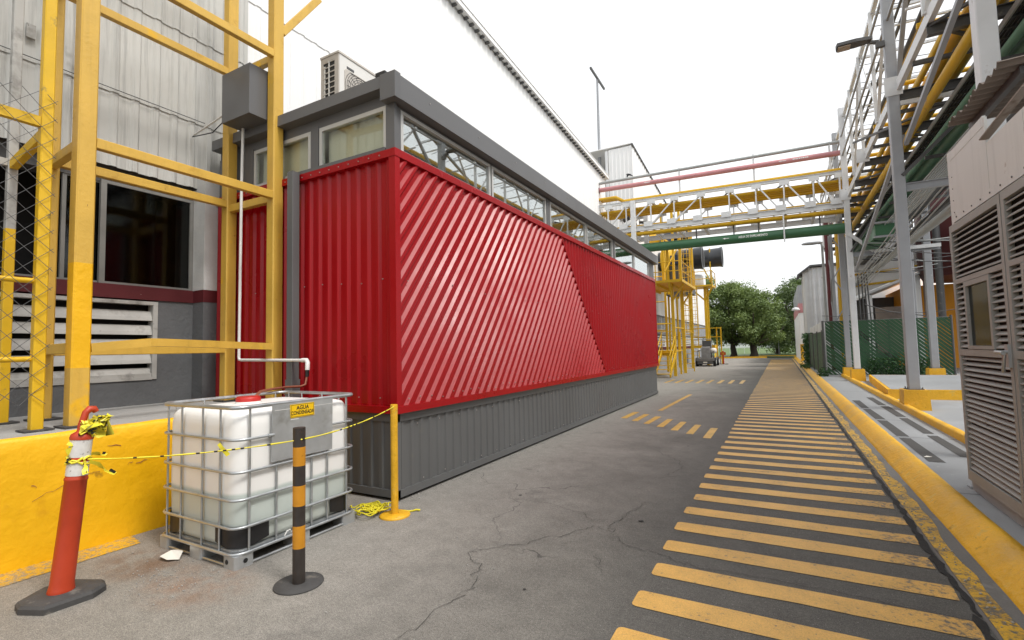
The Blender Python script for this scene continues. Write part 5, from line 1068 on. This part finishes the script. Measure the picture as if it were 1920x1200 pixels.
MB().tube((2.78, 28.8, .1), (2.78, 28.8, 8), .17, 12).build('yellow_riser', m_yelp, None, 'yellow vertical riser pipe inside the lattice tower', 'pipe', at=(2.78, 28.8, .1))
sl_ = T('street_lamp', 'grey street lamp with flat oval head reaching over the road', 'street lamp', (2.45, 34, .15))
MB().path([(2.45, 34, .15), (2.45, 34, 7.3), (2.42, 34, 7.5), (2.25, 34, 7.52)], .07, 10).build('pole', m_gpipe, sl_)
MB().lathe([(.02, .10), (.16, .08), (.21, .03), (.19, -.02), (.05, -.05)], (1.95, 34, 7.52), 16, Matrix.Diagonal((2.7, 1.0, 1.3))).build('head', m_stl, sl_)
cr = T('hanging_cables', 'dark vertical cables and conduits by the bridge columns', 'cables', (3.0, 26, 4))
for i in range(5): MB().path([(3.0+.12*i, 26+.1*i, .3), (3.02+.12*i, 26, 2.5), (2.95+.13*i+.05*math.sin(i), 26, 4.6)], .03, 6).build('cable', m_dst, cr)
# ---------------------------------------------------------------- yellow stairs and platforms at the far hall
def ysteel(): return MB()
st = T('access_platform', 'yellow steel platform on posts with stairs, nearer of the two', 'platform', (-5.6, 26.5, 0))
YP = m_yel2
for x, yy in ((-6.7, 26.3), (-4.95, 26.9), (-4.95, 30.0), (-6.7, 30.0)): MB().beam((x, yy, 0), (x, yy, 5.0), .15).build('post', YP, st)
MB().beam((-6.9, 26.0, 4.98), (-4.3, 26.0, 4.98), .08, .14).beam((-4.3, 26, 4.98), (-4.3, 30.6, 4.98), .08, .14).beam((-6.9, 30.6, 4.98), (-4.3, 30.6, 4.98), .08, .14).beam((-6.9, 26, 4.98), (-6.9, 30.6, 4.98), .08, .14).build('deck_frame', YP, st)
for i in range(14): MB().box(-6.85, -4.35, 26.1+i*.32, 26.38+i*.32, 4.94, 4.975).build('deck_plank', m_yelk, st)
for x in (-6.3, -5.6, -4.95): MB().beam((x, 26.05, 4.86), (x, 30.55, 4.86), .07, .12).build('joist', YP, st)
MB().beam((-4.95, 26.9, 4.0), (-4.35, 26.9, 4.9), .08).beam((-4.95, 30, 4.0), (-4.35, 30, 4.9), .08).beam((-6.7, 26.3, 3.9), (-6.0, 26.1, 4.9), .08).beam((-4.95, 26.9, 4.0), (-4.95, 26.1, 4.9), .08).each('knee_brace', YP, st)
for z in (5.5, 6.0): MB().tube((-6.9, 26.0, z), (-4.3, 26.0, z), .025, 6).tube((-4.3, 26, z), (-4.3, 30.6, z), .025, 6).each('guard_rail', YP, st)
for x, yy in ((-6.9, 26), (-5.6, 26), (-4.3, 26), (-4.3, 28.3), (-4.3, 30.6)): MB().beam((x, yy, 5), (x, yy, 6.03), .05).build('guard_post', YP, st)
for x, yy in ((-5.5, 27.6), (-4.7, 28.4), (-5.3, 29.6)): MB().beam((x, yy, 5.0), (x, yy, 9.6), .13).build('upper_post', YP, st)
MB().beam((-5.5, 27.6, 9.5), (-4.7, 28.4, 9.5), .10).beam((-5.5, 27.6, 7.6), (-5.3, 29.6, 7.6), .08).beam((-5.5, 27.6, 5.6), (-4.7, 28.4, 7.4), .06).each('upper_tie', YP, st)
MB().tube((-6.7, 26.3, 2.8), (-4.95, 26.9, 2.8), .04, 6).tube((-4.95, 26.9, 2.6), (-4.95, 30, 2.6), .04, 6).each('tie', YP, st)
fs = T('yellow_stair_flight', 'short yellow stair flight with handrails at the building end', 'stairs', (-5.2, 25.6, 0))
for s in (0, .75): MB().beam((-4.9-s, 25.2, .1), (-4.9-s, 27.2, 1.35), .06, .18).build('stringer', YP, fs)
for i in range(6): MB().box(-5.63, -4.92, 25.3+i*.34, 25.56+i*.34, .18+i*.21, .21+i*.21).build('tread', YP, fs)
for s in (0, .75):
    for dz in (.55, 1.0): MB().tube((-4.9-s, 25.25, .1+dz), (-4.9-s, 27.2, 1.35+dz), .025, 6).build('handrail', YP, fs)
    for k in (0, 1): MB().tube((-4.9-s, 25.3+k*1.8, .1+k*1.2), (-4.9-s, 25.3+k*1.8, 1.15+k*1.2), .028, 6).build('handrail_post', YP, fs)
MB().box(-7.2, -4.9, 27.2, 29.0, 1.3, 1.36).build('landing', YP, fs); 
for x in (-7.1, -5.0): MB().beam((x, 27.3, 0), (x, 27.3, 2.4), .09).beam((x, 28.9, 0), (x, 28.9, 2.4), .09).each('landing_post', YP, fs)
for z in (1.85, 2.4): MB().tube((-7.1, 27.3, z), (-5.0, 27.3, z), .025, 6).build('landing_rail', YP, fs)
for k in range(6): MB().tube((-6.9, 25.9, .2+k*.2), (-5.7, 25.9, .2+k*.2), .022, 6).build('barrier_bar', YP, fs)
def cage_ladder(x, yy, z0, z1, label):
    c = T('caged_ladder', label, 'ladder', (x, yy, z0), 'caged ladders')
    for s in (-.25, .25): MB().beam((x+s, yy, z0), (x+s, yy, z1), .06).build('stile', YP, c)
    r = MB(); z = z0+.2
    while z < z1: r.tube((x-.25, yy, z), (x+.25, yy, z), .018, 5); z += .3
    r.build('rungs', YP, c, kind='stuff'); z = z0+2.4; h = MB(); hoop = [(-.3, 0), (-.36, -.35), (-.2, -.65), (.0, -.72), (.2, -.65), (.36, -.35), (.3, 0)]
    while z < z1: h.path([(x+a, yy+b, z) for a, b in hoop], .018, 4); z += .75
    h.build('cage_hoops', YP, c, kind='stuff'); b = MB()
    for a, q in hoop[1:-1]: b.tube((x+a, yy+q, z0+2.4), (x+a, yy+q, z1), .015, 4)
    b.build('cage_bars', YP, c); return c
cage_ladder(-5.0, 32.0, 0, 9.2, 'yellow caged ladder rising beside the nearer platform'); cage_ladder(-6.0, 41.5, .0, 6.4, 'yellow caged ladder behind the parked cart')
p2 = T('far_access_platform', 'smaller yellow platform high on the wall, farther of the two', 'platform', (-5.3, 42, 0))
MB().box(-7.3, -4.5, 41.3, 43.4, 6.3, 6.42).build('deck', YP, p2)
for x, yy in ((-5.15, 42), (-5.15, 43.2)): MB().beam((x, yy, 0), (x, yy, 6.3), .2).build('post', YP, p2)
for z in (6.9, 7.5): MB().tube((-7.3, 41.3, z), (-4.5, 41.3, z), .03, 6).tube((-4.5, 41.3, z), (-4.5, 43.4, z), .03, 6).each('guard_rail', YP, p2)
for x, yy in ((-7.2, 41.3), (-5.9, 41.3), (-4.5, 41.3), (-4.5, 43.4)): MB().beam((x, yy, 6.4), (x, yy, 7.55), .06).build('guard_post', YP, p2)
MB().beam((-5.15, 42, 5.2), (-4.5, 41.4, 6.25), .1).beam((-5.15, 42, 5.2), (-6.2, 41.5, 6.25), .1).beam((-4.6, 41.4, 6.5), (-4.6, 41.4, 9.3), .08).beam((-4.6, 41.4, 6.5), (-5.7, 41.4, 9.3), .08).each('brace', YP, p2)
es = T('end_stair', 'yellow landing with dark treads by the hall end', 'stairs', (-4.8, 44.5, 0))
MB().box(-6.9, -4.9, 45.0, 46.4, 1.35, 1.6).build('landing', YP, es)
for i in range(5): MB().box(-5.9, -4.95, 44.0+i*.2, 44.25+i*.2, .15+i*.25, .2+i*.25).build('tread', m_awn, es)
MB().beam((-4.85, 43.9, .05), (-4.85, 45, 1.5), .1, .3).build('stringer', YP, es)
for x, yy, z in ((-4.75, 45, 0), (-4.35, 44.4, 0), (-6.8, 45, 1.5)): MB().beam((x, yy, z), (x, yy, 3.1), .10).build('rail_post', YP, es)
for z in (2.3, 3.05): MB().beam((-6.9, 45, z), (-4.35, 44.9, z), .07).build('hand_rail', YP, es)
for i, (x, yy, z) in enumerate(((-6.9, 31.2, 6.2), (-6.2, 31.4, 6.2), (-5.6, 33.6, 7.2), (-6.6, 34.5, 6.6), (-5.5, 36.4, 7.0), (-6.6, 37.6, 6.6))): MB().beam((x, yy, 0), (x, yy, z), .12).build('rear_post', YP, st)
for z in (2.6, 4.4, 6.0): MB().tube((-5.55, 33.6, z), (-5.5, 36.4, z), .04, 6).build('rear_tie', YP, st); MB().tube((-6.9, 31.2, z), (-6.2, 31.4, z), .04, 6).build('rear_tie', YP, st)
MB().box(-6.9, -4.9, 27.14, 27.19, 1.08, 1.36).build('landing_fascia', YP, fs); MB().beam((-4.45, 31.0, 5), (-4.45, 31.0, 8.6), .1).build('upper_post', YP, st)
MB().lathe([(.55, 6.42), (.6, 6.5), (.6, 7.25), (.5, 7.4), (.2, 7.45)], (-5.9, 42.6, 0), 18).build('white_drum', m_white, None, 'white drum tank standing on the farther yellow platform', 'tank', at=(-5.9, 42.6, 6.42))
# big exhaust fans high on the hall
for k, (x0, x1, yy, z, r, lab) in enumerate(((-7.4, -4.45, 36.0, 7.70, .82, 'charcoal exhaust duct with yellow fan housing, middle one'), (-7.4, -4.75, 32.6, 8.55, .60, 'slimmer charcoal exhaust duct just above the green pipe, nearest one'), (-7.4, -3.72, 42.0, 8.62, .82, 'charcoal exhaust duct with flared mouth, farther one'))):
    f = T('exhaust_fan', lab, 'exhaust duct', (x0, yy, z), 'exhaust ducts'); rot = Matrix.Rotation(math.pi/2, 3, 'Y')
    MB().lathe([(r*.86, 0), (r*.86, (x1-x0)*.72), (r*.92, (x1-x0)*.73), (r*.92, (x1-x0)*.75), (r*.9, (x1-x0)*.76), (r*.93, (x1-x0)*.94), (r, x1-x0-.03), (r, x1-x0)], (x0, yy, z), 32, rot).build('duct', m_duct, f)
    MB().lathe([(r*.8, x1-x0+.0005), (r*.8, x1-x0+.004)], (x0, yy, z), 24, rot).build('mouth', m_dark, f)
    MB().lathe([(r*.95, .2), (r*1.02, .35), (r*1.02, .9), (r*.95, 1.05)], (x0, yy-.0, z), 24, rot).build('fan_housing', m_yelp, f)
    MB().box(x0+1.0, x0+1.7, yy-r-.6, yy-r+.05, z-.45, z+.15).build('motor', M('blue_motor%d' % k, (.02, .045, .09), .45), f)
    MB().beam((x0+1.1, yy-.5, 5.0 if k < 2 else 6.4), (x0+1.1, yy-.5, z-.4), .14).beam((x0+1.1, yy+.5, 5.0 if k < 2 else 6.4), (x0+1.1, yy+.5, z-.4), .14).each('support', YP, f)
MB().box(-6.6, -4.9, 33.2, 35, 5.0, 6.9).build('fan_casing', m_dst, None, 'dark fan casing standing on the nearer yellow platform', 'fan casing', at=(-6, 34, 5))
for k, (x, yy, z0, z1) in enumerate(((-5.6, 37.0, 4.6, 6.9), )): MB().tube((x-.9, yy, z1), (x+.3, yy, z1), .5, 16).build('small_duct', m_duct, None, 'short dark duct below the farther exhaust mouth', 'duct', at=(x, yy, z1))
# ---------------------------------------------------------------- parked utility cart
ct = T('utility_cart', 'dusty grey utility cart with flat bed parked by the yellow ladder', 'cart', (-5.0, 39.2, 0))
MB().box(-5.62, -4.38, 39.0, 41.8, .42, .62).build('bed', m_cartm, ct); MB().box(-5.55, -4.45, 39.02, 39.2, .18, .44).build('bumper', m_dst, ct)
for x in (-5.62, -4.38):
    for yy in (39.45, 41.3):
        w = MB().lathe([(.2, -.11), (.31, -.10), (.33, -.05), (.33, .05), (.31, .10), (.2, .11)], (x, yy, .33), 20, Matrix.Rotation(math.pi/2, 3, 'Y')).build('wheel', m_tyre, ct)
        MB().lathe([(.15, -.115), (.17, -.09), (.17, .09), (.15, .115)], (x, yy, .33), 14, Matrix.Rotation(math.pi/2, 3, 'Y')).build('rim', m_wht, w)
MB().extr([(39.3, .62), (40.1, .62), (40.0, 1.35), (39.75, 1.5), (39.45, 1.42)], lambda a, b, w: (w, a, b), -5.3, -4.7).build('engine_cover', m_cartm, ct)
MB().box(-5.28, -4.68, 40.1, 40.22, 1.3, 1.95).build('seat_back', m_dst, ct); MB().box(-5.3, -4.66, 40.05, 40.7, .62, 1.15).build('seat', m_dst, ct)
for x in (-5.3, -4.66): MB().tube((x, 40.2, .6), (x, 40.25, 2.05), .03, 6).each('roll_bar', m_stl, ct)
MB().tube((-5.3, 40.25, 2.05), (-4.66, 40.25, 2.05), .03, 6).tube((-5.3, 40.2, 1.62), (-4.66, 40.2, 1.62), .03, 6).each('roll_bar', m_stl, ct)
for x in (-5.55, -4.42): MB().tube((x, 39.1, .62), (x, 39.1, 1.15), .025, 6).tube((x, 39.1, 1.15), (x, 40.1, 1.15), .025, 6).each('side_rail', m_dst, ct)
MB().lathe([(.02, 0), (.22, .05), (.26, .2), (.2, .38), (.05, .42)], (-4.52, 40.1, .95), 12).build('white_sack', m_litter, ct); MB().lathe([(.02, 0), (.1, .04), (.12, .12), (.02, .2)], (-5.48, 39.6, 1.15), 10).build('lamp', m_litter, ct)
MB().box(-5.14, -4.86, 38.995, 39.019, .26, .36).build('plate', m_litter, ct); MB().tube((-5.0, 39.5, 1.4), (-5.0, 39.9, 1.55), .02, 6).build('steering_column', m_blk, ct)
fd = T('barrier_stand', 'red and yellow barrier stand beyond the parked cart', 'barrier', (-4.2, 43.3, 0))
MB().box(-4.4, -3.8, 43.2, 43.4, 0, .05).build('base', m_rub, fd); MB().tube((-4.15, 43.3, .05), (-4.15, 43.3, 1.1), .06, 10).build('post', m_org, fd); MB().beam((-4.38, 43.3, .05), (-4.38, 43.3, 1.6), .04).build('stand', m_dst, fd)
MB().box(-4.35, -3.95, 43.26, 43.3, .75, 1.0).build('board', m_org, fd); MB().box(-4.24, -4.08, 43.25, 43.26, .8, .95).build('emblem', m_yelp, fd)
# ---------------------------------------------------------------- lawn, far kerb, trees
kf = struct('far_kerb', MB().box(-30, -1.4, 61.5, 61.75, -.05, .17).box(1.2, 30, 60.2, 60.5, -.05, .17), m_yelk)
MB().box(-5, 12, 66.5, 66.8, -.05, .16).build('kerb_stretch', m_yelk, kf)
struct('lawn', MB().add([(-80, 61.75, .08), (80, 61.75, .08), (80, 72, .10), (-80, 72, .10)], [(0, 1, 2, 3)]), m_grassd)
struct('field', MB().add([(-200, 72, .06), (200, 72, .06), (200, 260, .4), (-200, 260, .4)], [(0, 1, 2, 3)]), m_grass)
def tree(x, yy, h, rad, trunk, label, mat, seed, n=9000, low=1.7, leaf=.12):
    rr = random.Random(seed); t = T('tree', label, 'tree', (x, yy, .08), 'trees beyond the road end'); tb = MB()
    tb.path([(x, yy, 0), (x+.05, yy, .5), (x-.05, yy, 1.2), (x, yy, 1.8)], .3, 10, rs=[trunk*1.35, trunk, trunk*.9, trunk*.85]); tips = []
    for k in range(7):
        a = k*.9+rr.uniform(-.3, .3); L1 = rad*rr.uniform(.45, .75); e = V3((x+L1*math.cos(a), yy+L1*math.sin(a), 2.2+rr.uniform(.6, h*.4))); m = V3((x, yy, 1.6)).lerp(e, .5)+V3((0, 0, -.2))
        tb.path([(x, yy, 1.5), m, e, e+V3((math.cos(a)*.6, math.sin(a)*.6, 1.0))], .1, 7, rs=[trunk*.55, trunk*.4, trunk*.22, .03]); tips.append(e)
    tb.build('trunk', m_bark, t); clumps = []
    for k in range(84):
        u = rr.random(); a = rr.uniform(0, 6.283); zz = rr.random(); prof = math.sqrt(max(0, 1-(zz*1.7-.62)**2/1.15)) ; r = rad*prof*math.sqrt(rr.random())*.93
        clumps.append((V3((x+r*math.cos(a), yy+r*math.sin(a), low+.3+(h-low-.7)*zz)), rad*rr.uniform(.16, .30)))
    vs, fs = [], []
    for i in range(n):
        c, cr = clumps[int(rr.random()*len(clumps))]; d = V3((rr.gauss(0, 1), rr.gauss(0, 1), rr.gauss(0, .75))); d = d.normalized()*cr*rr.random()**.45; p = c+d
        if p.z < low-.3: continue
        out = (d.normalized()+V3((rr.gauss(0, .6), rr.gauss(0, .6), rr.gauss(0, .6)+.3))).normalized(); a = out.cross(V3((rr.gauss(0, 1), rr.gauss(0, 1), rr.gauss(0, 1)))).normalized(); b = out.cross(a); s = leaf*rr.uniform(.6, 1.4); k = len(vs)
        vs += [p-a*s, p+b*s*.55, p+a*s, p-b*s*.55]; fs.append((k, k+1, k+2, k+3))
    MB().add(vs, fs).build('crown', mat, t)
tree(-5.2, 67, 9.6, 4.3, .36, 'leafy green tree with forked dark trunk, left of the pair', m_leaf, 1, 24000); tree(-2.9, 66.5, 8.2, 4.2, .42, 'leafy green tree with stout pale trunk at road end', m_leaf, 2, 24000)
tree(2.2, 72, 9.8, 4.9, .40, 'dark green tree beside the workshop wall', m_leaf2, 3, 24000, 1.2); tree(-9.5, 66, 10.8, 5.0, .4, 'tree half hidden behind the end of the far hall', m_leaf, 4, 18000)
tree(-.4, 80, 7.6, 3.9, .3, 'shaded tree between and behind the others', m_leaf2, 5, 16000, 1.2); tree(7.5, 72, 8.6, 4.8, .4, 'tree mostly hidden by the workshop', m_leaf2, 6, 8000, 2)
hg = T('far_shrub', 'grey green shrub under the trees across the lawn', 'shrub', (.3, 84, 0)); leafcloud(1600, lambda: (.3+R.gauss(0, 1.2), 84+R.gauss(0, .6), .2+2.4*R.random()), .16, m_leaf, 'foliage', hg)
hg = T('dark_shrub', 'dark shrub at the tree foot near the workshop', 'shrub', (2.9, 78, 0)); leafcloud(1800, lambda: (3.2+R.gauss(0, .9), 76+R.gauss(0, .6), .1+2.8*R.random()), .15, m_leaf2, 'foliage', hg)
ff = T('boundary_fence', 'thin pale boundary fence across the far field', 'fence', (-6, 86, 0))
for i in range(26): MB().tube((-14+i*1.1, 88, .1), (-14+i*1.1, 88, 2.2), .03, 5).build('post', m_wht, ff)
for z in (.9, 1.5, 2.1): MB().tube((-14, 88, z), (14, 88, z), .015, 4).build('wire', m_wht, ff)
fb = T('distant_sheds', 'pale low sheds beyond the far field', 'building', (-10, 180, 0)); MB().box(-40, -6, 190, 200, 0, 4.5).build('wall', m_white, fb); MB().box(-40.5, -5.5, 189, 201, 4.5, 5).build('roof', m_stl, fb)
fb = T('distant_dark_shed', 'low dark shed beyond the field between the trunks', 'building', (-3, 160, 0)); MB().box(-4, 1.5, 160, 168, 0, 3.4).build('wall', m_stl, fb); MB().box(-4.3, 1.8, 159.6, 168.4, 3.4, 4.1).build('roof', m_dst, fb)
for x, lab in ((-.2, 'thin pole under the trees, left one'), (3.0, 'thin pole under the trees, right one')): MB().tube((x, 70, 0), (x, 70, 2.6), .05, 6).build('lawn_pole', m_gpipe, None, lab, 'pole', 'lawn poles', at=(x, 70, 0))
